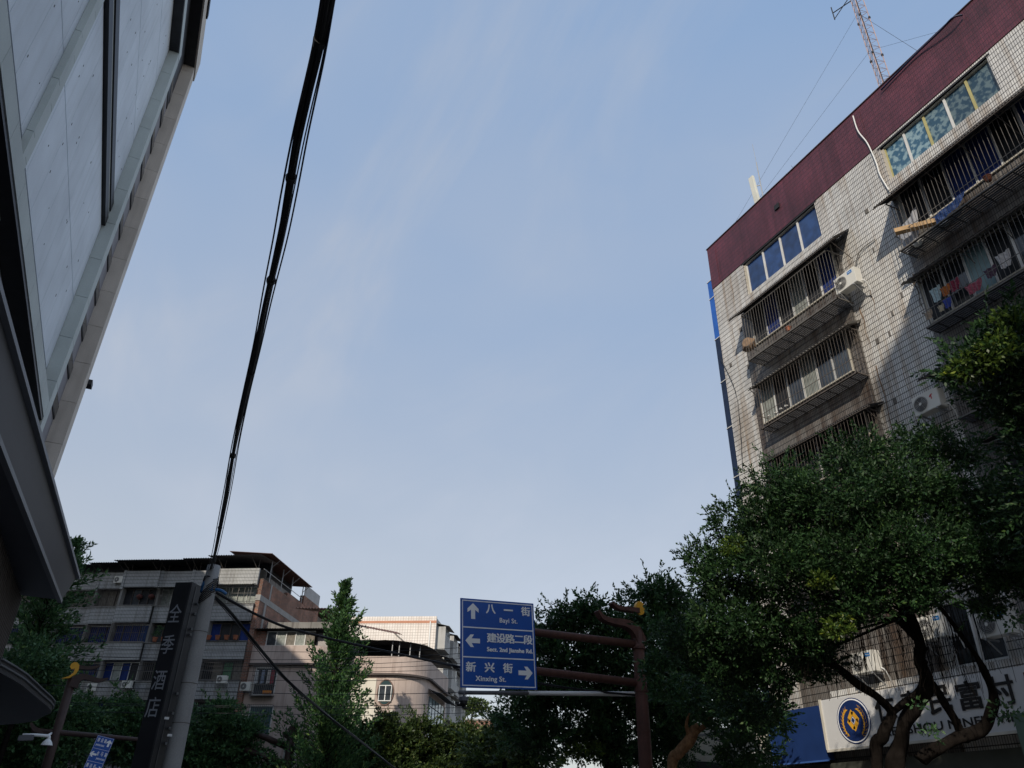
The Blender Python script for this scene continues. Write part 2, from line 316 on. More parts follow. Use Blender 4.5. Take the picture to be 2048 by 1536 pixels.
def twigs(lobes, n, r, parent, m, trunk_top):
    b = MB()
    for c, rr in lobes:
        for k in range(n):
            u = Vector(rng.normal(size=3)).normalized(); e = c+u*rr*.9; s0 = c+Vector(rng.normal(size=3))*rr*.12
            b.path([s0, (s0+e)/2+Vector(rng.normal(size=3))*rr*.1, e], [r, r*.7, r*.3], 4, cap=False)
        b.path([trunk_top, (Vector(trunk_top)+c)/2+Vector(rng.normal(size=3))*.12*rr, c], [r*2.6, r*2, r*1.2], 5, cap=False)
    return b.build('branches', m, parent, kind='stuff', smooth=True)

# ---------------------------------------------------------------- shared materials
M_conc = mat('concrete', (.30, .30, .29), .9, .14, 1.5, bump=.25, streak=.25, fine=.08)
M_asph = mat('asphalt', (.05, .05, .052), .9, .2, 4, bump=.3, fine=.15)
M_pave = mat('paving', (.22, .21, .20), .85, .12, 2, fine=.08)
M_white = mat('white_paint', (.72, .73, .72), .5, .06)
M_black = mat('black_rubber', (.012, .012, .014), .55, .2, 9)
M_steel = mat('galvanised_steel', (.32, .33, .34), .5, .15, 5, metal=.3)
M_rail = mat('rusty_bars', (.10, .085, .075), .7, .3, 6)
M_railw = mat('pale_bars', (.14, .13, .12), .6, .2, 6)
M_rust = mat('brown_gantry_paint', (.088, .038, .030), .7, .3, 3, bump=.25, fine=.12, streak=.45, stain=(.035, .02, .016))
M_gold = mat('gold_paint', (.70, .36, .03), .45, .12, 4)
M_dark = mat('dark_interior', (.016, .018, .022), .7, .3, 2)
M_corr = mat('corrugated_sheet', (.055, .055, .06), .7, .25, 3, streak=.4)
M_corrl = mat('pale_corrugated_sheet', (.36, .35, .32), .7, .2, 3, streak=.4)
M_alu = mat('aluminium_frame', (.62, .62, .60), .5, .12, 3)
M_pane = glass_mat('dark_window_glass', (.035, .042, .05), .06)
M_blueg = glass_mat('blue_window_glass', (.012, .035, .11), .12)
M_bcur = mat('blue_curtain', (.010, .028, .14), .9, .35, 5)
M_gcur = mat('green_curtain', (.09, .22, .12), .9, .3, 5)
M_wcur = mat('pale_curtain', (.25, .27, .25), .9, .3, 6)
M_bark = mat('dark_bark', (.012, .010, .009), 1.0, .5, 6, bump=.7, spec=.02)
M_barkl = mat('pale_bark', (.26, .15, .08), 1.0, .5, 9, bump=.6, spec=.05)
M_terra = mat('terracotta', (.30, .11, .06), .85, .15, 5)
M_signblue = mat('sign_blue', (.012, .095, .43), .35, .08, 3)
M_signwhite = mat('sign_white', (.92, .93, .94), .4, .03)

# ---------------------------------------------------------------- the ground
part('ground', None, mat('earth', (.14, .13, .11), .95, .2, .5, fine=.1), (-600, 900, -500, 1200, -.4, -.02), kind='structure')
part('road', None, M_asph, (1.6, 12.6, -80, 46, -.3, 0.0), kind='structure')
part('crossing_road', None, M_asph, (-120, 140, 46, 58, -.3, 0.0), kind='structure')
part('left_pavement', None, M_pave, (-5.5, 1.45, -80, 46, -.3, .13), kind='structure')
part('right_pavement', None, M_pave, (12.75, 17.9, -80, 46, -.3, .13), kind='structure')
k1 = MB(); k1.box(1.45, 1.6, -80, 46, -.3, .14); k1.build('left_kerb', M_conc, kind='structure')
k1 = MB(); k1.box(12.6, 12.75, -80, 46, -.3, .14); k1.build('right_kerb', M_conc, kind='structure')
b = MB()
for i in range(-12, 8): b.box(7.03, 7.17, i*6, i*6+3.5, .004, .008)
b.build('lane_markings', M_white, kind='structure')

# ================================================================ HOTEL (left)
hotel = thing('hotel_building', 'tall pale hotel at the left edge with white panelled wall, projecting frame and grey canopy', 'building', (-8, 12, 0))
M_panel = mat('white_wall_panel', (.70, .765, .83), .6, .12, .7, streak=.25, stain=(.5, .54, .56), fine=.05, rnd=.05)
M_frame = mat('pale_green_stone', (.50, .55, .535), .65, .10, .9, fine=.05, rnd=.03)
M_stone = mat('beige_stone', (.66, .60, .53), .8, .10, 1.2, streak=.25, stain=(.3, .26, .22), fine=.10, rnd=.06)
M_recess = mat('mauve_render', (.30, .295, .32), .85, .12, 1.5)
M_bronze = mat('dark_bronze', (.022, .022, .027), .5, .3, 4)
M_charc = mat('charcoal_cladding', (.095, .097, .11), .55, .14, .8, fine=.05)
part('wall', hotel, M_recess, (-16, -4.06, -1, 23.7, 10.46, 26.6), (-16, -4.0, 21.86, 24.78, 3, 28.8), (-16, -4.0, 24.8, 26.2, 3, 28.8))
part('added_shade_wing', hotel, M_charc, (-7.5, -4.0, -48, -12.0, 0, 35.2)); q_ = atY(183, 765, 25.62); part('wall_lamp', hotel, M_bronze, (-3.62, q_.x+.03, 25.52, 25.9, q_.z-.12, q_.z+.05)); part('core_wall', hotel, M_charc, (-16, -5.0, -1, 23.9, 0, 10.44))  # the tall wing behind the camera is added only to shade the right facade
rows = [(12.14, 14.44, 0), (14.47, 17.15, .0), (18.2, 20.78, .9), (20.81, 23.58, .0), (23.61, 25.5, .9)]
pm = {}
for z0, z1, off in rows:
    y = -1.0+off
    while y < 21.28:
        y2 = min(y+1.2, 21.29)
        key = (round(y2-y, 3), z0)
        if key not in pm: pm[key] = part('wall_panel', hotel, M_panel, (-4.06, -4.0, y+.007, y2-.007, z0, z1)); base = pm[key]; base['y'] = y; q = base
        else:
            q = pm[key].copy(); COL.objects.link(q); q.location = (0, y-pm[key]['y'], 0)
        y = y2
part('slot_louvre', hotel, M_bronze, (-4.05, -3.90, -1, 21.29, 17.22, 17.56))
part('slot_louvre', hotel, M_bronze, (-4.05, -3.90, -1, 21.29, 17.80, 18.14))
part('slot_rail', hotel, M_frame, (-4.05, -3.94, -1, 21.29, 17.575, 17.785))
b = MB()
for z0, z1, off in rows:
    for y in np.arange(-.6, 21, .9):
        for q in range(3):
            if rng.random() < .45:
                zz = rng.uniform(z0+.15, z1-.15); yy = y+off+rng.normal()*.05; s = rng.uniform(.012, .03); b.box(-4.0, -3.994, yy, yy+s, zz, zz+s*2.2)
b.build('panel_fixing', M_bronze, hotel, kind='stuff')
# the projecting frame: blocks with joints up the pier, the beam under the panels and the top beam
z = 4.0
zz = [4.0, 6.0, 8.0]+[10.46+1.385*i for i in range(12)]
for a, c in zip(zz[:-1], zz[1:]): part('frame_block', hotel, M_frame, (-4.05, -3.66, 21.3, 21.84, a, min(c, 25.45)-.012))
y = -1.0
while y < 21.28:
    y2 = min(y+1.5, 21.29); part('frame_block', hotel, M_frame, (-4.3, -3.66, y, y2-.012, 10.76, 11.2)); y = y2
y = -1.0
while y < 21.8:
    y2 = min(y+1.5, 21.84); part('frame_block', hotel, M_frame, (-4.3, -3.66, y, y2-.01, 25.50, 26.0)); y = y2
part('soffit', hotel, M_bronze, (-4.0, -3.68, -1, 21.29, 25.44, 25.49)); part('soffit', hotel, M_bronze, (-16, -3.68, -1, 21.29, 10.66, 10.75)); part('upper_glazing', hotel, M_bronze, (-4.3, -3.97, -1, 24.7, 26.02, 28.85))
# slim fin on the panels
for i in range(10):
    a = 10.92+i*1.42; part('fin_block', hotel, M_frame, (-3.995, -3.87, 12.45, 12.62, a, a+1.405)); part('fin_block', hotel, M_frame, (-3.995, -3.92, 12.64, 13.0, a-.35, a+1.055))
# stone pier and cornice
zz = [3.0+1.42*i for i in range(20)]
for a, c in zip(zz[:-1], zz[1:]):
    if a > 28.7: break
    part('stone_slab', hotel, M_stone, (-4.3, -3.54, 24.82, 25.5, a+.006, min(c, 28.86)-.006))
b = MB(); b.box(-4.3, -3.56, -1, 24.8, 28.88, 28.94); b.build('cornice_soffit', M_bronze, hotel)
y = -1.0
while y < 25.2:
    y2 = min(y+1.3, 25.6); part('cornice_slab', hotel, M_stone, (-9, -3.5, y, y2-.008, 28.95, 30.1)); y = y2
part('roof_lamp', hotel, M_bronze, (-3.49, -3.43, 15.5, 23.0, 29.8, 30.05))
for k in range(11):
    z0 = 12.45+1.42*k
    q = part('window', hotel, M_bronze, (-3.998, -3.965, 21.9, 24.76, z0-.22, z0+.22)); part('pane', q, M_pane, (-3.965, -3.96, 21.95, 24.7, z0-.16, z0+.16))
# podium: ribbed wall, canopy with leaning fascia
podium = []
part('podium_wall', hotel, M_charc, (-5, -2.15, -1, 16.0, 0, 5.2))
M_rib = mat('brown_ribs', (.10, .085, .075), .7, .2, 3)
rb = None
for i in range(70):
    y = 15.93-i*.17
    if rb is None: rb = part('rib', hotel, M_rib, (-2.15, -2.07, y-.05, y, 1.0, 5.02)); ry = y
    else:
        c = rb.copy(); COL.objects.link(c); c.location = (0, y-ry, 0)
p = lambda d, x: (x, d)
ya, yb = 4.0, 16.0
def lx(y, x16, sl=.05): return x16-(16-y)*sl
U0_, U1_ = (lx(ya, -1.33, .052), ya, 5.56), (-1.33, 16.15, 5.56)
L0_, L1_ = (lx(ya, -1.47, .052), ya, 5.08), (-1.47, 15.98, 5.08)
b = MB(); b.hexa([L0_, L1_, (-4.5, 16.0, 5.10), (-4.5, ya, 5.10), (U0_[0]-.03, ya, 5.53), (U1_[0]-.03, 16.12, 5.53), (-4.5, 16.1, 5.50), (-4.5, ya, 5.5)]); b.build('canopy', M_charc, hotel)
b = MB(); b.hexa([(U0_[0]-.12, ya, 5.53), (U1_[0]-.12, 16.17, 5.53), (U1_[0]+.03, 16.19, 5.53), (U0_[0]+.03, ya, 5.53), (U0_[0]-.12, ya, 5.585), (U1_[0]-.12, 16.17, 5.585), (U1_[0]+.03, 16.19, 5.585), (U0_[0]+.03, ya, 5.585)])
b.build('canopy_trim', mat('grey_trim', (.19, .195, .21), .5, .1), hotel)
b = MB(); b.hexa([(L0_[0]-.05, ya, 5.03), (L1_[0]-.05, 15.99, 5.03), (L1_[0]+.02, 16.0, 5.03), (L0_[0]+.02, ya, 5.03), (L0_[0]-.05, ya, 5.09), (L1_[0]-.05, 15.99, 5.09), (L1_[0]+.02, 16.0, 5.09), (L0_[0]+.02, ya, 5.09)])
b.build('canopy_trim', MATS['grey_trim'], hotel)
# glass band above the canopy
for i in range(8):
    y = 0.5+i*2.8; q = part('window', hotel, M_bronze, (-5.0, -4.9, y, y+2.6, 6.1, 10.0)); part('pane', q, M_pane, (-4.9, -4.88, y+.1, y+2.5, 6.2, 9.9))
part('wall_lamp', hotel, M_steel, (-4.88, -4.6, 11.4, 11.5, 8.7, 8.8))
# rounded entrance canopy lower down
cn = thing('entrance_canopy', 'rounded dark canopy with metal edge strips, low on the hotel wall at the far left', 'canopy', (-2.1, 12, 3.4))
def rounded(z, o=0):
    tip = [atZ(*q, 3.4) for q in ((0, 1322), (28, 1338), (50, 1352), (85, 1384), (100, 1397), (107, 1406), (106, 1412), (98, 1415), (75, 1428), (40, 1434), (0, 1437))]
    return [(q.x-o*.5, q.y-o) for q in tip] + [(-3.2, 18.2), (-3.2, 11.0)]
po = rounded(3.4)
b = MB(); b.prism(po, (1, 0, 0), (0, 1, 0), (0, 0, 3.28), (0, 0, .16)); b.build('canopy_slab', mat('dark_canopy', (.05, .05, .055), .7, .2, 1), cn)
b = MB()
for dz in (0, .07): b.path([(q[0]+.012, q[1]+.01, 3.36+dz) for q in po[:7]], .016, 6)
b.build('edge_strip', mat('dull_edge', (.13, .135, .145), .6), cn)

# unseen tower added on the far side of the hotel: its bulk shades the trees and the block at the end of the street
nb = thing('added_shade_tower', 'unseen plain grey tower added beyond the hotel to cast shade, outside the left edge', 'building', (-19, 45, 0))
part('wall', nb, M_conc, (-30, -12, 31, 58, 0, 31))
part('parapet', nb, M_conc, (-30.2, -11.8, 30.8, 58.2, 31.01, 32))
wb = None
for k in range(10):
    for j in range(8):
        y = 32+j*3.2; z0 = 1.6+k*3
        if wb is None: wb = part('window', nb, M_alu, (-11.99, -11.93, y, y+1.8, z0, z0+1.5)); part('pane', wb, M_pane, (-11.93, -11.925, y+.06, y+1.74, z0+.06, z0+1.44)); y_, z_ = y, z0
        else: dup(wb, (0, y-y_, z0-z_), parent=nb)

# ================================================================ TILED APARTMENT BLOCK (right)
apt = thing('apartment_building', 'tiled apartment building on the right with maroon roof band, caged balconies and strip windows', 'building', (22, 8, 0))
M_tile = tile_mat('white_glazed_tile', (.66, .65, .62), (.56, .555, .54), (.06, .055, .05), .066, .19, .0075, .42, .85, (.085, .070, .056), sjoint=.05, horiz=.9, var=.2)
M_tiled = tile_mat('grimy_shaded_tile', (.185, .17, .155), (.13, .12, .11), (.02, .018, .016), .066, .19, .0075, .5, 1.0, (.06, .043, .032), sjoint=.05, horiz=.85)  # grime, darkened further to stand in for shade on the bays
M_maroon = tile_mat('maroon_tile', (.115, .026, .040), (.085, .020, .034), (.045, .014, .02), .066, .19, .006, .5, .7, (.08, .06, .06), sjoint=.05, horiz=.7, var=.42)
M_rev = mat('pale_reveal', (.46, .43, .36), .7, .15, 2, streak=.3)
YN = -6.0
def win_wall(b, y0, y1, z0, z1, holes, xf=18.0, t=.25):
    """front wall x=xf with rectangular openings; holes: (y0,y1,z0,z1) sharing one z band each"""
    bands = sorted({z0, z1} | {h[2] for h in holes} | {h[3] for h in holes})
    for a, c in zip(bands[:-1], bands[1:]):
        hs = sorted([h for h in holes if h[2] <= a and h[3] >= c]); y = y0
        for h in hs:
            if h[0] > y: b.box(xf, xf+t, y, h[0], a, c)
            y = h[1]
        if y1 > y: b.box(xf, xf+t, y, y1, a, c)
HT = [(14.0, 17.82, 19.73, 21.22), (7.3, 11.1, 19.73, 21.12)]
b = MB(); win_wall(b, YN, 19.68, 2.5, 21.28, HT + [(11.75, 13.2, 5.35, 6.9), (13.5, 14.6, 5.4, 6.9)])
b.box(18.25, 30, 19.43, 19.68, 2.5, 21.28); b.box(18.25, 30, YN, YN+.25, 2.5, 21.28); b.box(29.7, 30, YN+.25, 19.42, 0, 21.28); b.build('wall', M_tile, apt)
part('ground_floor_wall', apt, M_dark, (18.02, 18.2, YN, 19.6, 0, 2.49))
b = MB(); win_wall(b, YN, 19.70, 21.29, 23.38, [], 17.98, .27)
b.box(18.25, 30, 19.45, 19.7, 21.29, 23.38); b.box(18.25, 30, YN, YN+.25, 21.29, 23.38); b.build('maroon_parapet', M_maroon, apt)
part('roof', apt, M_conc, (18.26, 29.9, YN+.3, 19.4, 22.2, 22.4))
part('coping', apt, mat('dark_coping', (.05, .03, .035), .9, .2), (17.95, 18.3, YN, 19.73, 23.381, 23.42))
for yy in (19.2, 11.4, 5.2): part('joint_cap', apt, M_maroon, (17.965, 17.98, yy, yy+.03, 21.3, 23.3))
# strip windows on the top floor: each pane between mullions
def strip(y0, y1, z0, z1, n, glass, xs=None):
    wn = part('window', apt, M_rev, (18.05, 18.22, y1-.07, y1, z0, z1), (18.05, 18.22, y0, y0+.04, z0, z1), (18.04, 18.24, y0, y1, z0, z0+.04), (18.05, 18.22, y0, y1, z1-.05, z1))
    for i in range(n):
        a = y0+.05+(y1-y0-.12)*i/n; c = y0+.05+(y1-y0-.12)*(i+1)/n
        part('pane', wn, glass, (18.13, 18.15, a+.02, c-.02, z0+.05, z1-.05)); part('mullion', wn, (M_alu if n == 4 or i % 2 else mat('yellow_tape', (.42, .38, .17), .6)), (18.09, 18.13, c-.035, c+.035, z0+.041, z1-.051))
    return wn
strip(*HT[0][:2], *HT[0][2:], 4, M_blueg)
M_camo = glass_mat('patchy_blue_film', (.06, .13, .18), .4); 
e_ = next(n for n in MATS['patchy_blue_film'].node_tree.nodes if n.type == 'VALTORGB').color_ramp.elements; e_[0].color = (.025, .075, .125, 1); e_[1].color = (.17, .25, .28, 1); e_[0].position = .46; e_[1].position = .56
MATS['patchy_blue_film'].node_tree.nodes['Noise Texture'].inputs['Scale'].default_value = 6
strip(*HT[1][:2], *HT[1][2:], 5, M_camo)
for (y0, y1, z0, z1) in HT: part('lintel', apt, M_rev if False else M_dark, (17.99, 18.2, y0-.1, y1+.1, z1, z1+.07))
# balcony bays: grimy tile, with shade painted into its colour
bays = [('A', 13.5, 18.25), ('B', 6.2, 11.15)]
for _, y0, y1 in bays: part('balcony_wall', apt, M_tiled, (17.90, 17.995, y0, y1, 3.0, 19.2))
floors = [(17.35, 18.95), (14.2, 15.62), (11.35, 12.7), (8.5, 9.85)]
def balcony_window(y0, y1, z0, z1, styles, M=apt):
    wn = part('window', M, M_rev, (17.84, 17.90, y0, y1, z0-.05, z0), (17.84, 17.90, y0, y1, z1, z1+.05), (17.84, 17.9, y0-.05, y0, z0-.05, z1+.05), (17.84, 17.9, y1, y1+.05, z0-.05, z1+.05))
    n = len(styles)
    for i, s in enumerate(styles):
        a = y0+(y1-y0)*i/n; c = y0+(y1-y0)*(i+1)/n
        part('pane', wn, s, (17.865, 17.885, a+.03, c-.03, z0, z1)); part('sash', wn, M_alu, (17.845, 17.865, c-.035, c+.03, z0+.001, z1-.001))
    return wn
D_, B_, G_ = M_dark, M_bcur, M_pane
M_tcur = mat('teal_cloth', (.20, .30, .32), .9, .2, 4)
balcony_window(13.7, 17.7, *floors[0], [B_, D_, M_wcur, D_, B_, D_]); balcony_window(13.95, 17.9, *floors[1], [G_, G_, M_wcur, G_, D_, M_wcur]); balcony_window(13.9, 17.8, *floors[2], [D_, D_, G_, D_]); balcony_window(13.9, 17.8, *floors[3], [D_, G_, D_])
balcony_window(6.4, 10.9, *floors[0], [B_, D_, B_, B_, D_, D_]); balcony_window(6.4, 11.05, *floors[1], [G_, M_tcur, G_, D_, M_tcur, G_, D_]); balcony_window(6.4, 10.2, *floors[2], [D_, G_, M_tcur, D_]); balcony_window(6.4, 10.3, *floors[3], [D_, G_, D_])
def cage(y0, y1, z0, z1, xo, label=None, rail=M_rail, step=.125, slope=0.0):
    """security cage: bars in front, on both sides and a slatted floor"""
    xi = 17.9; fr = part('cage_frame', apt, rail, (xo, xo+.03, y0, y1, z0, z0+.035), (xo, xo+.03, y0, y1, z1-.03, z1), (xo, xi, y0, y0+.03, z0, z0+.035), (xo, xi, y1-.03, y1, z0, z0+.035), (xo, xi, y0, y0+.03, z1-.03, z1), (xo, xi, y1-.03, y1, z1-.03, z1), label=label)
    b = MB(); y = y0+.06
    while y < y1: b.box(xo+.004, xo+.013, y, y+.009, z0+.03, z1-.03); y += step
    for yy in (y0+.006, y1-.02):
        x = xo+.1
        while x < xi: b.box(x, x+.009, yy, yy+.009, z0+.03, z1-.03); x += step
    for q in range(1, 2): zz = z0+(z1-z0)*.3; b.box(xo, xo+.012, y0, y1, zz, zz+.016); b.box(xo, xi, y0, y0+.02, zz, zz+.016); b.box(xo, xi, y1-.02, y1, zz, zz+.016)
    b.build('bars', rail, fr, kind='stuff')
    b = MB(); x = xo+.04
    while x < xi: b.box(x, x+.045, y0+.03, y1-.03, z0+.004, z0+.026); x += .085
    y = y0+.3
    while y < y1: b.box(xo+.03, xi, y, y+.03, z0-.02, z0+.003); y += .45
    b.build('cage_floor', M_corr, fr, kind='stuff'); return fr
cage(13.35, 17.55, 16.35, 18.3, 17.2, rail=M_railw); cage(13.45, 17.65, 13.72, 15.4, 17.4); cage(13.45, 17.9, 10.9, 12.55, 17.35); cage(13.5, 17.8, 8.1, 9.8, 17.4)
cage(6.3, 11.0, 16.45, 18.3, 17.25, rail=M_railw); cage(6.3, 11.0, 13.78, 15.5, 17.4, rail=M_railw); cage(6.3, 10.9, 10.95, 12.4, 17.4, rail=M_railw); cage(6.2, 10.4, 8.4, 10.0, 17.3, rail=M_railw, step=.16)
def awning(y0, y1, za, zb, xo, m, pitch=.09, lab=None, soff=True):
    b = MB(); b.sheet((xo, y0, zb), (xo, y1, zb), (17.99-xo, 0, za-zb), pitch); 
    a = b.build('awning', m, apt, label=lab)
    b = MB(); b.tube((xo+.03, y0, zb-.03), (xo+.03, y1, zb-.03), .018)
    y = y0+.15
    while y < y1+.01: b.tube((xo+.02, y, zb-.03), (17.95, y, za-.06), .014, 5); b.tube((xo+.02, y, zb-.04), (17.95, y, zb-.45), .012, 5); y += 1.1
    b.build('awning_bracket', M_rail, a); return a
awning(12.9, 18.1, 19.15, 18.42, 17.08, M_corr, lab='dark corrugated awning'); awning(13.3, 17.95, 15.72, 15.42, 17.35, M_corrl, .14); awning(13.25, 17.95, 12.78, 12.50, 17.3, M_corr)
awning(13.3, 17.9, 9.95, 9.75, 17.35, M_corr)
awning(6.0, 11.25, 18.95, 18.2, 16.95, M_corr, lab='wide dark awning'); awning(6.0, 11.3, 15.8, 15.5, 17.32, M_corrl, .2); awning(6.0, 11.6, 12.7, 12.42, 17.25, M_corr); awning(6.0, 10.7, 10.35, 10.1, 17.2, M_corr)
# lattice fringe under the pale awnings
for y0, y1, z in ((13.4, 17.8, 15.40), (6.3, 11.2, 15.46)):
    b = MB(); y = y0
    while y < y1:
        b.path([(17.36+.16*(1-math.cos(t)), y+.075+.07*math.sin(t), z-.06+.05*math.cos(t)) for t in np.linspace(0, 2*math.pi, 9)], .006, 4, cap=False); y += .15
    b.build('lattice_fringe', M_rail, apt, kind='stuff')
# glazed strip down the far corner
for i, (z0, z1) in enumerate([(1+i*2.0, 2.97+i*2.0) for i in range(10)]+[(21.0, 21.85)]):
    m_ = mat('bright_blue_film', (.015, .10, .42), .3, .2, 3) if i in (9, 10) else mat('navy_film', (.008, .018, .05), .5, .3, 2)
    q = part('corner_glazing', apt, m_, (18.06, 19.6, 19.71, 20.03, z0, z1)); part('glazing_rail', q, M_alu, (18.04, 18.10, 19.71, 20.06, z1, z1+.03))
# lower windows with pale frames
for (y0, y1, z0, z1) in ((11.75, 13.2, 5.35, 6.9), (13.5, 14.6, 5.4, 6.9)):
    q = part('window', apt, M_alu, (18.02, 18.12, y0, y0+.05, z0, z1), (18.02, 18.12, y1-.05, y1, z0, z1), (18.02, 18.12, y0+.05, y1-.05, z0, z0+.05), (18.02, 18.12, y0+.05, y1-.05, z1-.05, z1), (18.02, 18.12, (y0+y1)/2-.03, (y0+y1)/2+.03, z0+.05, z1-.05))
    part('pane', q, M_pane, (18.13, 18.14, y0+.05, y1-.05, z0+.05, z1-.05))
part('window_ledge', apt, M_tile, (17.75, 17.99, 11.0, 17.0, 5.02, 5.28))
part('roof_plant_bed', apt, mat('parapet_moss', (.03, .035, .02), .95, .4, 9), (18.02, 18.2, 14.2, 15.6, 23.42, 23.47))
b = MB(); b.box(17.93, 18.0, 15.48, 15.72, 22.28, 22.5); b.build('drain_outlet', M_dark, apt)
b = MB()
for k in range(7):
    y = 14.3+rng.random()*1.2; b.path([(18.1, y, 23.42), (18.0+rng.normal()*.1, y+rng.normal()*.1, 23.5+rng.random()*.15)], .006, 4)
b.build('roof_weeds', MATS['parapet_moss'], apt, kind='stuff')
def hung(name, pts, r, m, label, cat='cable', n=8, par=None):
    b = MB(); b.path(pts, r, n); return b.build(name, m, par, label=label, cat=cat, smooth=True)
def smooth_pts(P, k=6):
    P = [Vector(p) for p in P]; out_ = []
    for i in range(len(P)-1):
        p0 = P[max(i-1, 0)]; p1 = P[i]; p2 = P[i+1]; p3 = P[min(i+2, len(P)-1)]
        for j in range(k):
            t = j/k; out_.append(.5*((2*p1)+(p2-p0)*t+(2*p0-5*p1+4*p2-p3)*t*t+(3*p1-p0-3*p2+p3)*t**3))
    return out_+[P[-1]]
hung('conduit', smooth_pts([atX(1706, 232, 17.9), atX(1716, 262, 17.9), atX(1735, 287, 17.93), atX(1752, 325, 17.94), atX(1760, 350, 17.94), atX(1778, 381, 17.94)]), .022, M_white, 'white flexible conduit hanging down the maroon band beside the patterned windows')
hung('wall_cable', smooth_pts([atX(1708, 565, 17.85), atX(1712, 525, 17.93), atX(1722, 500, 17.93), atX(1750, 478, 17.95)]), .014, M_railw, 'grey cable curving from the upper air conditioner across white tiles')
hung('wall_cable', smooth_pts([atX(1440, 715, 17.95), atX(1470, 780, 17.95), atX(1480, 850, 17.95), atX(1485, 935, 17.95)]), .012, M_black, 'thin dark cable drooping down the left part of the tiled wall')
hung('roof_cable', smooth_pts([atX(1762, 180, 17.9), atX(1830, 110, 17.9), atX(1880, 62, 17.8), atX(1905, 36, 17.75), atX(1925, 30, 17.9)]), .03, mat('navy_cable', (.01, .015, .05), .5), 'thick dark blue cable lying along the maroon roof edge')

M_runs = mat('rust_runs', (.20, .13, .08), .9, .4, 4, streak=.6)
def wall_run(y, z, L_, wd, m_, x=17.992):
    b = MB(); n_ = 9; vs = []
    for i in range(n_+1):
        t = i/n_; c = y+.03*math.sin(i*1.3+y); h_ = wd*(1-.75*t)*(.7+.5*rng.random())
        vs += [(x, c-h_/2, z-L_*t), (x, c+h_/2, z-L_*t)]
    b.add(vs, [(2*i, 2*i+1, 2*i+3, 2*i+2) for i in range(n_)]); return b
b = MB()
for (y, z, L_, wd) in ((13.2, 14.0, 3.2, .05), (13.25, 16.2, 1.6, .04), (11.9, 11.4, 1.6, .05), (11.3, 16.1, 1.3, .05), (12.75, 16.5, 1.2, .03), (18.6, 21.2, 2.0, .025), (12.4, 13.5, 2.5, .02), (19.0, 14, 4, .03), (18.9, 19, 2.5, .02)):
    q = wall_run(y, z, L_, wd, None); b.add(q.v, q.f)
b.build('rust_stain', M_runs, apt, kind='stuff')
b = MB()
for k in range(70):
    y = rng.uniform(11.3, 19.3); z = rng.uniform(8, 21); sz = .06
    if (13.3 < y < 18.3 and z < 19.3) or z > 19.4: continue
    a = math.floor(z/.19)*.19+.012; b.box(17.985, 17.999, y, y+rng.choice([.055, .055, .12]), a, a+.165)
b.build('missing_tile', mat('bare_mortar', (.13, .12, .11), .95, .3, 6), apt, kind='stuff')

# air conditioners
def ac_unit(style):
    t = thing('air_conditioner', 'white air conditioner with mould stains, plain shell', 'air conditioner')
    M_ac = mat('ac_shell', (.66, .65, .60), .5, .06, 2); M_grl = mat('ac_grille', (.10, .10, .10), .6, .1)
    b = MB(); b.box(-.40, .40, -.14, .14, 0, .56); b.build('body', M_ac, t, world=False, bevel=.012)
    b = MB(); n = 24
    b.add([(-.15+.2*math.cos(2*math.pi*i/n), -.143, .28+.2*math.sin(2*math.pi*i/n)) for i in range(n)], [tuple(range(n))]); b.build('fan_opening', M_grl, t, world=False)
    b = MB()
    for r in (.05, .085, .12, .155, .19, .215): b.path([(-.15+r*math.cos(a), -.156, .28+r*math.sin(a)) for a in np.linspace(0, 2*math.pi, 21)], .0055, 4, cap=False)
    for a in np.linspace(0, math.pi, 4)[:3]: b.tube((-.15-.21*math.cos(a), -.15, .28-.21*math.sin(a)), (-.15+.21*math.cos(a), -.15, .28+.21*math.sin(a)), .005, 4)
    b.build('fan_grille', mat('ac_wire', (.35, .35, .34), .5), t, world=False)
    b = MB(); b.add([(-.15+.04*math.cos(a), -.163, .28+.04*math.sin(a)) for a in np.linspace(0, 2*math.pi, 15)[:-1]], [tuple(range(14))]); b.build('fan_hub', M_ac, t, world=False)
    if style == 'blue':
        b = MB(); b.box(.13, .30, -.146, -.1405, .40, .50); st = b.build('sticker', mat('sticker_blue', (.01, .16, .45), .4), t, world=False)
        text('Midea', M_signwhite, t, (.155, -.146, .43), (1, 0, 0), (0, 0, 1), .12, .04, extr=.003)
    elif style == 'red':
        b = MB(); b.prism([(.0, .02), (.05, .06), (.1, .06), (.1, .03), (.07, .03), (.07, -.08), (.04, -.08), (.04, .0), (0, -.02)], (1, 0, 0), (0, 0, 1), (.14, -.1405, .36), (0, -.004, 0)); b.build('sticker', mat('sticker_red', (.45, .05, .06), .4), t, world=False)
    b = MB()
    for x in (-.27, .27):
        b.box(x-.02, x+.02, -.16, .30, -.045, -.005); b.hexa([(x-.015, .26, -.32), (x+.015, .26, -.32), (x+.015, .29, -.32), (x-.015, .29, -.32), (x-.015, -.12, -.045), (x+.015, -.12, -.045), (x+.015, -.08, -.045), (x-.015, -.08, -.045)])
    b.build('bracket', M_steel, t, world=False)
    b = MB(); b.path(smooth_pts([(.36, .05, .1), (.46, .1, .06), (.47, .22, -.1), (.45, .3, -.25)]), .018, 6); b.build('pipe', M_white, t, world=False)
    return t
acs = {'blue': ac_unit('blue'), 'red': ac_unit('red'), 'plain': ac_unit('plain')}
used = set()
def place_ac(style, loc, rz, label, group=None, s=1.0):
    if style not in used: used.add(style); t = acs[style]; t.location = loc; t.rotation_euler = (0, 0, rz); t['label'] = label
    else: t = dup(acs[style], loc, rz, label)
    t.scale = (s, s, s)
    if group: t['group'] = group
    return t
GA = 'air conditioners on the tiled building'
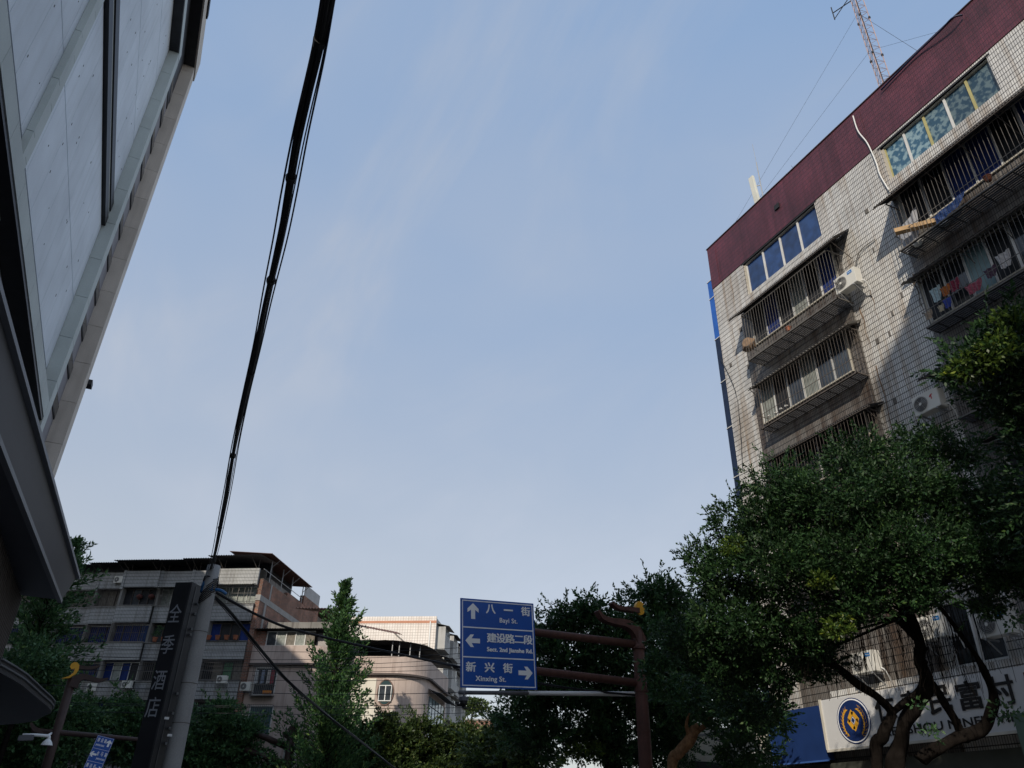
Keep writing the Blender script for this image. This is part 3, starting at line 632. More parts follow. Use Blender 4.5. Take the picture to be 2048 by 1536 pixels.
place_ac('blue', (17.55, 13.1, 16.62), R(-90), 'white air conditioner with blue sticker beside the top left balcony cage', GA, 1.05)
place_ac('red', (17.58, 11.64, 11.55), R(-90), 'white air conditioner with red sticker just above the big tree', GA, 1.0)
place_ac('blue', (17.5, 11.5, 5.72), R(-90), 'air conditioner with blue sticker over the bank sign, rightmost by a thin branch', GA, 1.0)
place_ac('blue', (17.5, 13.1, 5.95), R(-90), 'air conditioner half hidden behind the forked tree trunk over the bank sign', GA, 1.0)
place_ac('blue', (17.5, 15.35, 5.5), R(-90), 'small air conditioner on the ledge over the round bank emblem', GA, .95)

# laundry, pots and clutter in the cages
def cloth(name, px, py, X, wd, hg, m, label, cat, lean=0):
    c = atX(px, py, X); b = MB(); n = 6; vs = []
    for j in range(5):
        for i in range(n+1):
            t = i/n; vs.append((X+.03*math.sin(i*2.1+j), c.y-wd*(t-.5)*(1-.35*abs(j-0)/4*(1 if i in (0, n) else 1)), c.z-hg*j/4+lean*(t-.5)*.2-.04*hg*math.sin(t*math.pi)))
    b.add(vs, [(j*(n+1)+i, j*(n+1)+i+1, (j+1)*(n+1)+i+1, (j+1)*(n+1)+i) for j in range(4) for i in range(n)])
    return b.build(name, m, None, label=label, cat=cat)
cloth('towel', 1868, 575, 17.62, .34, .45, mat('cloth_pale_blue', (.40, .52, .55), .9), 'pale blue towel hanging in the laundry cage', 'towel')
cloth('shirt', 1888, 572, 17.6, .3, .3, mat('cloth_orange', (.45, .15, .04), .9), 'small orange garment hanging next to the pale blue towel', 'clothing')
cloth('shirt', 1905, 560, 17.62, .35, .34, mat('cloth_maroon', (.22, .03, .06), .9), 'dark red garment hanging in the laundry cage', 'clothing')
cloth('shirt', 1892, 596, 17.6, .26, .3, mat('cloth_blue', (.05, .08, .35), .9), 'blue garment hanging low in the laundry cage', 'clothing')
cloth('shirt', 1945, 565, 17.6, .5, .3, mat('cloth_rose', (.38, .09, .13), .9), 'rose coloured clothes hanging right of the dark red garment', 'clothing')
cloth('rag', 1880, 610, 17.6, .2, .2, mat('cloth_cream', (.55, .50, .38), .9), 'cream rag at the bottom of the laundry cage', 'cloth')
cloth('shirt', 2003, 505, 17.6, .4, .45, mat('cloth_grey', (.50, .48, .47), .9), 'light grey garments hanging by the right window post', 'clothing')
cloth('shirt', 1978, 535, 17.6, .35, .3, mat('cloth_plum', (.09, .05, .08), .9), 'dark plum garment hanging left of the light grey garments', 'clothing')
cloth('rag', 1855, 622, 17.5, .25, .25, mat('cloth_tan', (.42, .33, .25), .9), 'tan and white cloths stuffed in the left end of the laundry cage', 'cloth')
cloth('plastic_sheet', 1812, 440, 17.55, .8, .9, mat('sheet_pale', (.32, .33, .36), .6), 'pale plastic sheet hanging in the left end of the upper right cage', 'sheet', 2)
cloth('tarpaulin', 1892, 412, 17.7, 1.2, .30, mat('tarp_blue', (.015, .045, .16), .6), 'bright blue sheet lying inside the upper right cage', 'sheet', .6)
b = MB(); a0 = atX(1790, 464, 17.15); a1 = atX(1872, 443, 17.7); d = (a1-a0).normalized(); up = Vector((0, 0, 1)); sd = d.cross(up).normalized()
b.bbox((a0+a1)/2, d*((a1-a0).length/2), sd*.09, up*.07); b.build('wooden_plank', mat('raw_wood', (.42, .28, .15), .8, .2, 4), None, label='raw wooden beam sticking out of the upper right cage', cat='beam')
def blob(name, c, r, m, label, cat, sq=(1, 1, 1), seed=0):
    bm = bmesh.new(); bmesh.ops.create_icosphere(bm, subdivisions=2, radius=1)
    for v in bm.verts:
        k = 1+.35*noise.noise(v.co*1.8+Vector((seed, seed*2, 0))); v.co = Vector((v.co.x*sq[0], v.co.y*sq[1], v.co.z*sq[2]))*r*k
    me = bpy.data.meshes.new(name); bm.to_mesh(me); bm.free(); o = link_mesh(name, me, None, m); o.location = c; return tag(o, label, cat)
M_bag = mat('white_plastic_bag', (.60, .60, .58), .4, .15, 8)
blob('plastic_bag', atX(1835, 485, 17.45), .12, M_bag, 'white plastic bag tucked under the upper right cage', 'bag', (1, 1.3, .9), 3)
blob('plastic_bag', atX(1820, 494, 17.42), .06, M_bag, 'tiny white plastic bag under the left corner of the upper right cage', 'bag', (1, 1.3, .9), 4)
blob('plastic_bag', atX(1890, 447, 17.5), .10, M_bag, 'crumpled grey plastic bag under the middle of the upper right cage', 'bag', (1, 1.6, .7), 5)
blob('cardboard_bundle', atX(1497, 690, 17.4), .26, mat('brown_card', (.22, .15, .10), .9, .3, 5), 'brown bundle in the left end of the top left cage', 'bundle', (.8, 1.1, 1), 6)
def pot(c, r, label, group=None, plant=False, leafm=None):
    t = thing('potted_plant' if plant else 'flower_pot', label, 'plant' if plant else 'pot', c, 0, group)
    b = MB(); n = 12; prof = [(r*.7, 0), (r, r*1.4), (r*1.12, r*1.4), (r*1.12, r*1.65), (r*.9, r*1.65), (r*.9, r*1.5)]
    vs = [(q[0]*math.cos(2*math.pi*i/n), q[0]*math.sin(2*math.pi*i/n), q[1]) for q in prof for i in range(n)]
    fs = [(j*n+i, j*n+(i+1) % n, (j+1)*n+(i+1) % n, (j+1)*n+i) for j in range(len(prof)-1) for i in range(n)]+[tuple(range(n-1, -1, -1)), tuple((len(prof)-1)*n+i for i in range(n))]
    b.add(vs, fs); b.build('pot', M_terra, t, world=False)
    if plant:
        lb = [(Vector(c)+Vector((0, 0, r*3.6)), r*1.5), (Vector(c)+Vector((r, 0, r*5.6)), r*1.2)]
        make_crown(lb, 500, leafm, t, .1, .06, name='foliage')
    return t
pot(atX(1577, 657, 17.35)-Vector((0, 0, .1)), .09, 'small orange pot hanging at the lip of the top left cage')
pot(atX(1978, 362, 17.4), .1, 'orange flower pot in the upper right cage')
for k, (px, py) in enumerate(((1538, 832), (1552, 826), (1562, 818), (1572, 812))):
    blob('stone', atX(px, py, 17.55), .06, M_bag, ['pale stone at the left end of the second left cage', 'second pale stone in the second left cage', 'third pale stone in the second left cage', 'pale stone furthest right in the second left cage'][k], 'stone', (1, 1, .8), k)

# lattice mast on the roof with guy wires
mast = thing('radio_mast', 'red and white lattice radio mast with guy wires on the roof', 'mast', (21, 11.8, 22.4))
M_mast = mat('mast_paint', (.42, .30, .28), .6, .2, 2)
mc = Vector((21.0, 12.0, 22.4)); rr = .26; leg = [mc+Vector((rr*math.cos(a), rr*math.sin(a), 0)) for a in (R(80), R(200), R(320))]
Hm = 11.5
for L_ in leg: b = MB(); b.tube(L_, L_+Vector((0, 0, Hm)), .017, 6); b.build('mast_leg', M_mast, mast)
b = MB(); k = 0; z = 0
while z < Hm-.45:
    for i in range(3):
        a = leg[i]; c = leg[(i+1) % 3]; b.tube(a+Vector((0, 0, z)), c+Vector((0, 0, z)), .008, 4); b.tube(a+Vector((0, 0, z)), c+Vector((0, 0, z+.45)), .008, 4)
    z += .45
b.build('mast_bracing', M_mast, mast, kind='stuff')
b = MB()
for j in range(3): b.path([mc+Vector((.05*math.cos(j*2.1), .05*math.sin(j*2.1), 0)), mc+Vector((.04*j-.04, .03, Hm/2)), mc+Vector((0, 0, Hm))], .012, 5)
b.build('mast_cable', M_black, mast)
b = MB()
for zz in (3.9, 6.2, 8.6):
    for L_ in leg: b.tube(L_+Vector((0, 0, zz)), L_+Vector((0, 0, zz+.1)), .045, 6)
b.build('guy_clamp', M_dark, mast)
for (zz, e) in ((4.2, (18.4, 19.0, 23.4)), (6.5, (18.4, 19.0, 23.4)), (8.9, (18.4, 19.3, 23.4)), (6.5, (24, 2, 23.4)), (4.2, (22, 3, 23.4)), (8.9, (19, 9, 23.4)), (10.5, (26, -4, 26))):
    b = MB(); b.tube(mc+Vector((-.2, 0, zz)), e, .006, 4); b.build('guy_wire', M_dark, mast)
a = atX(1693, 0, 20.6)
b = MB(); b.tube((20.8, 12.1, a.z+.0), (20.6, 12.9, a.z+.1), .022); b.tube((20.6, 12.9, a.z-.35), (20.6, 12.9, a.z+.5), .022); b.tube((20.8, 12.1, a.z+.3), (20.6, 12.9, a.z-.3), .018); b.build('antenna_arm', M_dark, mast)
pa = thing('panel_antenna', 'white panel antenna with thin whip standing on the roof corner', 'antenna', (18.6, 16.9, 23.4))
base = atX(1525, 400, 18.5); top = atX(1503, 350, 18.5)
b = MB(); b.bbox((18.5, 17.0, 24.55), (.06, 0, 0), (0, .13, 0), (0.0, .06, .95)); b.build('panel', mat('antenna_white', (.62, .62, .55), .5, .08), pa, bevel=.02)
b = MB(); b.tube((18.68, 16.8, 23.3), (18.68, 16.8, 26.2), .022); b.tube((18.5, 16.95, 24.2), (18.68, 16.8, 24.2), .02); b.tube((18.5, 16.95, 24.9), (18.68, 16.8, 24.9), .02); b.build('mounting_pole', M_steel, pa)
b = MB(); b.tube((18.68, 16.8, 26.2), (18.68, 16.82, 27.3), .008); b.build('whip', M_steel, pa)

# ---------------------------------------------------------------- bank sign
bank = thing('bank_sign', 'long white bank signboard with round blue and gold emblem and black lettering', 'sign', (17.5, 12, 3.7))
M_sgn = mat('sign_face', (.60, .60, .60), .45, .05, 1.5)
M_ink = mat('sign_black', (.015, .013, .013), .5)
M_navy = mat('emblem_navy', (.012, .03, .12), .4)
b = MB(); b.box(17.5, 17.8, 4.0, 17.2, 3.78, 5.05); b.build('board', M_sgn, bank, bevel=.015)
part('board_edge', bank, mat('sign_rim', (.55, .52, .45), .5), (17.47, 17.52, 4.0, 17.2, 3.74, 3.80), (17.47, 17.52, 17.15, 17.22, 3.80, 5.07))
part('sign_post', bank, M_steel, (17.6, 17.95, 9.0, 9.1, 3.5, 3.77), (17.6, 17.95, 15.0, 15.1, 3.5, 3.77))
cy, cz, er = 16.12, 4.43, .56
def disc(r, x, m, name, n=40):
    b = MB(); b.prism([(r*math.cos(2*math.pi*i/n), r*math.sin(2*math.pi*i/n)) for i in range(n)], (0, -1, 0), (0, 0, 1), (x, cy, cz), (.01, 0, 0)); return b.build(name, m, bank)
disc(er, 17.485, M_navy, 'emblem'); disc(er*.955, 17.481, M_signwhite, 'emblem_ring'); disc(er*.90, 17.477, M_navy, 'emblem_ground')
b = MB()
for s in (-1, 1):
    for k in range(10):
        t = -1.15+k*.235; ex = s*.37*math.cos(t*.85); ez = .36*math.sin(t)-.04
        for q in (-1, 1):
            a = math.atan2(math.cos(t), -math.sin(t)*s)+q*.5*s; L_ = .13; dx = math.cos(a); dz = math.sin(a)
            b.prism([(ex, ez), (ex+dx*L_*.5-dz*.03*q, ez+dz*L_*.5+dx*.03*q), (ex+dx*L_, ez+dz*L_), (ex+dx*L_*.5+dz*.018, ez+dz*L_*.5-dx*.018)], (0, -1, 0), (0, 0, 1), (17.473, cy, cz), (.003, 0, 0))
b.build('emblem_wheat', M_gold, bank)
b = MB()
for a in range(4):
    ca, sa = math.cos(a*math.pi/2+math.pi/4), math.sin(a*math.pi/2+math.pi/4)
    q = [(.07, -.14), (.17, -.14), (.17, .07), (.10, .14), (.07, .11), (.07, -.0)]
    b.prism([((x*ca-z*sa)*.95, (x*sa+z*ca)*1.25) for x, z in q], (0, -1, 0), (0, 0, 1), (17.473, cy, cz), (.003, 0, 0))
b.build('emblem_diamond', M_gold, bank)
b = MB()
for s, m_ in ((.075, M_signwhite), (.06, M_navy)):
    b = MB(); b.prism([(s, 0), (0, s*1.3), (-s, 0), (0, -s*1.3)], (0, -1, 0), (0, 0, 1), (17.473-(0 if s > .07 else .003), cy, cz), (.002, 0, 0)); b.build('emblem_centre', m_, bank)
for i, ch in enumerate('仁寿民富村'):
    yy = 15.33-i*.80
    if yy < 4.6: break
    text(ch, M_ink, bank, (17.49, yy, 4.32), (0, -1, 0), (0, 0, 1), .60, .60, bold=.03)
text('RENSHOU MINFU VILLAGE BANK', M_ink, bank, (17.49, 15.2, 3.97), (0, -1, 0), (0, 0, 1), 5.6, .19, bold=.0012, spacing=1.0)
part('red_panel', bank, mat('sign_red', (.10, .012, .014), .5), (17.46, 17.49, 8.4, 11.22, 4.35, 4.9))
bl = thing('blue_sign_panel', 'plain dark blue signboard left of the bank emblem', 'sign', (17.6, 18.5, 3.6))
b = MB(); b.box(17.58, 17.8, 17.3, 19.42, 3.58, 4.95); b.build('board', mat('dark_blue_board', (.012, .035, .13), .5, .15, 2), bl)
b = MB(); b.box(17.56, 17.6, 17.3, 19.46, 3.54, 3.58); b.box(17.56, 17.6, 19.42, 19.46, 3.58, 4.95); b.build('edge_trim', mat('blue_trim', (.05, .12, .35), .4), bl)
sf = thing('shop_front', 'dark shop front under the bank signboard', 'shop front', (17.9, 12, 0))
part('shutter', sf, mat('green_grey_wall', (.06, .065, .055), .8, .2), (17.75, 17.98, 3.0, 19.4, 2.5, 3.5)); part('glazing', sf, M_pane, (17.9, 17.98, 3.0, 19.4, 0, 2.45))
part('fluorescent_tube', sf, M_white, (17.5, 17.56, 19.6, 20.4, 3.9, 3.95))
part('green_panel', None, mat('green_board', (.10, .15, .12), .6, .1), (17.3, 17.4, 9.0, 11.62, 3.2, 4.1), label='pale green board at the lower right end of the bank sign', cat='board')

# ================================================================ GREY BLOCK closing the street (far left)
AZ = R(31.5)
def frame(org, az=AZ): return Matrix.Translation(Vector(org)) @ Matrix.Rotation(-az, 4, 'Z')
OB = (8.007, 63.150, 0)
block = thing('apartment_block', 'long grey tiled apartment block with stepped bays, blue curtains and a bare brick end wall', 'building', OB, -AZ)
M_gt = tile_mat('grey_white_tile', (.36, .37, .37), (.32, .33, .335), (.10, .10, .10), .12, .27, .012, .6, .7, (.06, .055, .05), ang=AZ, sjoint=.05, horiz=.7)
M_brick = tile_mat('bare_brick', (.30, .115, .07), (.15, .065, .045), (.22, .19, .16), .30, .11, .02, .9, .55, (.09, .08, .07), offset=.5, ang=AZ, var=.5)
M_rend = mat('grey_render', (.20, .195, .185), .9, .2, .8, streak=.6, bump=.2)
def lp(name, par, m, *boxes, **k):
    b = MB(); [b.box(*q) for q in boxes]; return b.build(name, m, par, world=False, **k)
part('x', None, M_dark, (0, .001, 0, .001, 0, .001)); bpy.data.objects.remove(bpy.data.objects['x'])
lp('wall', block, M_rend, (-30, -.42, .9, 12.0, 0, 19.2))
bayx = [(-26, -22.6, .0), (-22.6, -20, .2), (-20, -17, .1), (-17, -14.15, .2), (-14.15, -11.75, .45), (-11.75, -8.75, .85), (-8.75, -6.05, .6), (-6.05, -3.75, .7), (-3.75, -.35, 1.15)]
kinds = [  # from the top storey down
 ['grey', 'bars', 'bars', 'bars', 'brown', 'dark', 'white', 'grille', 'white'],
 ['blue', 'blue', 'blue', 'blue', 'blue', 'blue', 'dark', 'dark', 'blued'],
 ['dark', 'blue', 'dark', 'dark', 'blue', 'bluew', 'green', 'green', 'green'],
 ['dark', 'dark', 'dark', 'dark', 'dark', 'bluew', 'grille', 'grille', 'grille'],
 ['dark', 'dark', 'blue', 'dark', 'dark', 'blue', 'dark', 'grille', 'dark'],
 ['dark', 'dark', 'dark', 'dark', 'dark', 'dark', 'dark', 'dark', 'dark']]
M_dcur = mat('brown_grey_curtain', (.17, .155, .13), .9, .35, 6)
barcache = {}
for bi, (x0, x1, off) in enumerate(bayx):
    yf = -off
    lp('pillar', block, M_rend, (x0-.001, x0+.18, yf+.02, .9, 1, 18.9))
    for k in range(6):
        zb = 16.60-2.8*k                                  # window sill
        lp('parapet', block, M_gt, (x0+.03, x1-.03, yf, yf+.14, zb-1.28, zb-.02))
        lp('sill', block, M_rend, (x0-.0, x1, yf-.05, yf+.4, zb-.018, zb+.05))
        kd = kinds[k][bi]; zt = zb+1.42
        n = max(3, int((x1-x0)/.75)); wy = yf+.42
        wn = lp('window', block, M_alu if kd in ('white', 'bluew', 'blue') else M_rail, (x0+.2, x1-.08, wy, wy+.05, zt-.05, zt), (x0+.2, x1-.08, wy, wy+.05, zb+.06, zb+.11))
        for i in range(n):
            a = x0+.2+(x1-x0-.28)*i/n; c = x0+.2+(x1-x0-.28)*(i+1)/n
            if kd == 'blue': m_ = M_bcur if (i+k) % 4 else M_blueg
            elif kd == 'blued': m_ = M_bcur if i in (0, n-1) else M_dark
            elif kd == 'bluew': m_ = (M_bcur, M_wcur, M_bcur, M_dark)[i % 4]
            elif kd == 'green': m_ = M_gcur if i == n//2 else M_dcur if i % 2 else M_dark
            elif kd in ('bars', 'brown'): m_ = M_dcur
            elif kd == 'white': m_ = M_wcur
            else: m_ = M_dark if (i+bi) % 3 else M_pane
            lp('pane', wn, m_, (a+.02, c-.02, wy+.055, wy+.07, zb+.1, zt-.04))
            lp('mullion', wn, M_alu if kd in ('white', 'bluew') else M_rail, (c-.03, c, wy-.01, wy+.05, zb+.12, zt-.06))
        if kd in ('bars', 'green', 'grille', 'brown', 'grey', 'blue', 'white'):
            b = MB(); x = x0+.1; st = .16 if kd != 'white' else .5; yb_ = yf-.02 if kd != 'white' else yf-.3
            while x < x1-.05: b.box(x, x+.022, yb_, yb_+.02, zb+.05, zt+.02); x += st
            for q in (0, .5, 1): b.box(x0+.05, x1-.05, yb_, yb_+.02, zb+.06+(zt-zb-.1)*q, zb+.085+(zt-zb-.1)*q)
            b.build('bars', M_railw if kd in ('green', 'white', 'bars') else M_rail, wn, world=False, kind='stuff')
    lp('parapet', block, M_gt, (x0+.03, x1-.03, yf-.05, yf+.12, 18.05, 19.35))
    lp('parapet_pier', block, M_gt, (x0-.06, x0+.16, yf-.09, yf-.055, 17.9, 19.4))
    if bi >= 3:                                            # corrugated roof sheets in steps
        b = MB(); zr = 19.72+.055*bi; b.sheet((x0-.7, yf-.9, zr), (x1+(.15 if bi < 8 else .25), yf-.9, zr), (0, 5.5, .55), .2, .03)
        b.build('roof_sheet', M_corr, block, world=False)
        b = MB(); 
        for x in (x0+.3, x1-.3): b.tube((x, yf+.3, 19.2), (x, yf+.3, zr-.02), .03); b.tube((x, yf+.2, 19.3), (x-.35, yf-.5, zr-.04), .025)
        b.build('roof_post', M_rail, block, world=False)
lp('roof_shed_wall', block, M_dark, (-13, -.5, 1.3, 1.5, 19.21, 20.6), (-1.6, -1.4, 1.51, 8.0, 19.21, 20.6)); lp('roof_parapet', block, M_rend, (-30, -.8, 1.0, 1.2, 19.21, 19.9))
# brick end wall with concrete bands and a roof lean-to
lp('brick_wall', block, M_brick, (-.40, -.05, -.9, 12.0, 2, 16.9), (-.40, -.05, -.9, 4.2, 17.35, 18.6), (-.40, -.05, 4.2, 12.0, 17.35, 18.9))
lp('concrete_band', block, M_conc, (-.42, -.02, -.95, 12.02, 16.91, 17.34)); lp('concrete_band', block, M_conc, (-.048, -.02, .1, .45, 13, 16.9), (-.048, -.02, 0.7, .95, 17.35, 18.6))
lp('brick_wall', block, M_brick, (-.44, -.06, 8.0, 12.01, 18.92, 19.7))
b = MB(); b.sheet((.45, -1.3, 20.5), (.45, 8.3, 20.5), (-3.6, 0, .25), .2, .03); b.build('side_roof_sheet', mat('rusty_sheet', (.13, .07, .055), .8, .3, 3), block, world=False)
b = MB()
for y in (.5, 3, 5.2, 7.8): b.tube((-.2, y, 18.6), (-.2, y, 20.5), .045); b.tube((-.2, y, 19.9), (.4, y, 20.45), .03)
b.tube((-.2, -.8, 19.4), (-.2, 8, 19.4), .03); b.build('lean_to_frame', M_steel, block, world=False)
lp('roof_mesh_panel', block, mat('translucent_sheet', (.33, .34, .35), .6), (-.15, -.1, 8.1, 12.0, 19.72, 20.7))
b = MB(); b.sheet((.9, 12.05, 19.4), (.9, 17, 19.4), (-3, 0, .2), .25, .04); b.build('side_roof_sheet', MATS['rusty_sheet'], block, world=False)
lp('rear_wall', block, M_rend, (-8, -.3, 12.05, 17, 0, 19.0))
lp('side_window', block, M_alu, (-.045, .02, 4.9, 6.4, 14.9, 16.2)); lp('side_pane', block, M_wcur, (.021, .03, 5.0, 6.3, 15.0, 16.1))
# pale sheet awnings over single windows
b = MB(); b.sheet((-4.3, -1.75, 17.95), (-.5, -1.75, 17.95), (0, .7, .25), .16, .02); b.build('window_awning', M_corrl, block, world=False)
b = MB(); b.sheet((-8.9, -1.2, 17.95), (-6.3, -1.2, 17.95), (0, .7, .22), .16, .02); b.build('window_awning', M_corrl, block, world=False)
lp('drainpipe', block, M_conc, (-3.85, -3.77, -.75, -.67, 3, 19.5)); lp('drainpipe', block, M_conc, (-11.85, -11.77, -.5, -.42, 3, 19.5))
MBK = frame(OB)
GB = 'air conditioners on the grey block'
for (lc, lab) in (((-12.25, -.65, 18.45), 'air conditioner on the top parapet of the grey block'), ((-9.0, -1.1, 10.45), 'air conditioner below blue and white curtains on the grey block'),
                  ((-8.9, -1.1, 7.6), 'air conditioner lowest on the grey block above the small trees'), ((-11.9, -.75, 10.3), 'air conditioner behind the gold tipped gantry on the grey block'), ((-1.5, -1.5, 10.75), 'air conditioner among green curtained bars right of the concrete pole')):
    place_ac('plain', MBK @ Vector(lc), -AZ, lab, GB, .95)
leafF = leaf_mat('glossy_leaf', (.006, .024, .009), (.036, .085, .026), rough=.55, trans=.2, spec=.32)
leafH = leaf_mat('olive_leaf', (.022, .046, .012), (.070, .105, .026), rough=.5, trans=.25)
leafL = leaf_mat('shade_leaf', (.028, .080, .032), (.080, .165, .060), rough=.55, trans=.2)
leafC = leaf_mat('fern_leaf', (.024, .070, .024), (.070, .150, .045), rough=.55, trans=.25)
leafM = leaf_mat('mid_green_leaf', (.016, .050, .018), (.055, .125, .042), rough=.5, trans=.25)
leafB = leaf_mat('bright_leaf', (.03, .07, .014), (.12, .18, .03), rough=.4, trans=.35)
GP = 'potted plants on the grey block balconies'
for x, lab, pl_ in ((-7.9, 'leafy plant in a pot left of the black hotel sign', True), (-7.2, 'small pot beside the leafy plant left of the black sign', False), (-4.9, 'bushy plant on the balcony just right of the concrete pole', True), (-3.3, 'leftmost orange pot on the brown railing', False),
                (-2.6, 'second orange pot from the left on the brown railing', False), (-1.9, 'third orange pot from the left on the brown railing', False), (-1.2, 'rightmost orange pot on the brown railing', False)):
    pot(MBK @ Vector((x, -.75 if x < -4 else -1.35, 13.87)), .19, lab, GP, pl_, leafL)
for x in (-10.2, -9.2):
    b = MB(); b.path([MBK @ Vector((x, -.55, 17.6-.06*i)) for i in range(9)], [.02, .12, .2, .24, .24, .22, .16, .08, .02], 10)
    b.build('red_lantern', mat('lantern_red', (.09, .028, .024), .8), None, label='dim red lantern behind the bars, %s of the pair' % ('left' if x < -10 else 'right'), cat='lantern', group='lanterns behind the bars')

# ================================================================ PINK CORNER BUILDING with rounded walls
pink = thing('pink_building', 'pink rendered corner building with rounded walls, oval window and dark terrace roof', 'building', OB, -AZ)
M_pink = mat('pink_render', (.48, .395, .35), .9, .14, .7, streak=.45, stain=(.18, .12, .10), bump=.15, fine=.04)
M_cream = mat('cream_render', (.70, .67, .58), .9, .10, .8, streak=.2, stain=(.4, .3, .22))
def outline(off=0.0):
    P = [(-.28-off*0, -.5-off), (4.3, -.5-off)]
    P += [(4.3+(1.5+off)*math.sin(t), 1.0-(1.5+off)*math.cos(t)) for t in np.linspace(.15, math.pi/2, 9)]
    P += [(5.8+off, 3.0)]; P += [(6.3, 3.5-off)]
    P += [(9.6, 3.5-off)]; P += [(9.6+(2.6+off)*math.sin(t), 6.1-(2.6+off)*math.cos(t)) for t in np.linspace(.1, math.pi/2, 14)]
    P += [(12.2+off, 13.5)]; return P
def curtain(b, P, z0, z1, th=.2):
    """wall standing along the plan line P"""
    for p, q in zip(P[:-1], P[1:]):
        d = Vector((q[0]-p[0], q[1]-p[1], 0)).normalized(); nn_ = Vector((-d.y, d.x, 0))*th
        p3 = Vector((*p, 0)); q3 = Vector((*q, 0))
        b.hexa([(p3.x, p3.y, z0), (q3.x, q3.y, z0), (q3.x+nn_.x, q3.y+nn_.y, z0), (p3.x+nn_.x, p3.y+nn_.y, z0), (p3.x, p3.y, z1), (q3.x, q3.y, z1), (q3.x+nn_.x, q3.y+nn_.y, z1), (p3.x+nn_.x, p3.y+nn_.y, z1)])
b = MB(); curtain(b, outline(0), 0, 12.2); b.build('wall', M_pink, pink, world=False)
b = MB(); curtain(b, outline(.12), 12.32, 13.6); b.build('parapet_band', M_pink, pink, world=False)
b = MB(); curtain(b, outline(.28), 12.18, 12.32, .5); b.build('cornice', mat('dark_cornice', (.09, .075, .07), .9, .2), pink, world=False)
b = MB()
for i in range(len(outline())-1):
    pass
b.prism([(p[0], p[1]) for p in outline(-.05)] + [(12.1, 13.5), (-.28, 13.5)], (1, 0, 0), (0, 1, 0), (0, 0, 12.4), (0, 0, .2)); b.build('terrace_floor', M_conc, pink, world=False)
lp('cream_patch', pink, M_cream, (6.35, 8.60, 3.44, 3.50, 3, 11.95), (8.601, 8.9, 3.45, 3.5, 5, 9.9), (9.9, 10.1, 3.45, 3.5, 8, 9.7)); lp('cream_patch', pink, mat('bare_plaster', (.34, .36, .33), .9, .25, 2), (4.0, 4.5, -.52, -.5, 5.0, 6.9), (3.6, 3.99, -.515, -.5, 5.6, 6.7))
# attic rooms of the left wing
lp('attic_wall', pink, M_brick, (-.2, .8, -.35, -.1, 13.6, 14.7)); wn = lp('attic_window', pink, M_alu, (.8, 4.6, -.4, -.3, 13.6, 13.66), (.8, 4.6, -.4, -.3, 14.62, 14.7))
for i in range(5):
    a = .85+i*.75; lp('pane', wn, M_pane if i == 0 else M_wcur if i % 2 else M_dcur, (a+.03, a+.72, -.34, -.32, 13.661, 14.62)); lp('mullion', wn, M_alu, (a-.03, a+.03, -.4, -.345, 13.661, 14.619))
lp('attic_wall', pink, mat('faded_board', (.36, .34, .33), .8, .2), (4.61, 5.6, .2, .4, 13.6, 14.65)); lp('attic_wall', pink, M_rend, (.2, 5.5, .6, 9, 13.6, 15.6))
b = MB(); b.sheet((-.5, -.95, 14.78), (6.0, -.95, 14.78), (0, 4, .35), .2, .03); b.build('roof_sheet', M_corr, pink, world=False)
b = MB(); b.sheet((2.6, -.2, 16.5), (6.6, -.2, 16.4), (-.3, 5, 1.0), .25, .04); b.build('roof_sheet', MATS['rusty_sheet'], pink, world=False)
b = MB(); b.sheet((5.2, 3.4, 16.2), (9.6, 6.4, 15.9), (-1.2, 2.6, .8), .25, .04); b.build('roof_sheet', MATS['rusty_sheet'], pink, world=False)
lp('attic_wall', pink, M_dark, (6.2, 10.6, 5.8, 12.5, 12.6, 14.95))
# terrace roof following the curve
P = outline(.45)[10:]; Q = [(min(p[0], 9.4), max(p[1]+3.2, 3.5) if p[0] < 11 else p[1]) for p in outline(.0)[10:]]
b = MB()
for i in range(len(P)-1):
    zt = lambda j: 14.80-.02*j
    n = 6
    for j in range(n):
        t0, t1 = j/n, (j+1)/n
        f = lambda t: Vector((P[i][0]+(P[i+1][0]-P[i][0])*t, P[i][1]+(P[i+1][1]-P[i][1])*t, 0))
        g = lambda t: Vector((Q[i][0]+(Q[i+1][0]-Q[i][0])*t, Q[i][1]+(Q[i+1][1]-Q[i][1])*t, 0))
        z0_ = zt(i+t0)+(.03 if j % 2 else 0); z1_ = zt(i+t1)+(.03 if (j+1) % 2 else 0)
        a0, a1, c0, c1 = f(t0), f(t1), g(t0), g(t1); a0.z = z0_; a1.z = z1_; c0.z = z0_+.25; c1.z = z1_+.25; b.add([a0, a1, c1, c0], [(0, 1, 2, 3)])
b.build('terrace_roof', M_corr, pink, world=False)
PP = outline(-.02)
for i in (11, 13, 15, 18, 21): b = MB(); b.tube((PP[i][0], PP[i][1], 13.5), (PP[i][0], PP[i][1], 14.8), .045); b.build('terrace_post', M_steel, pink, world=False)
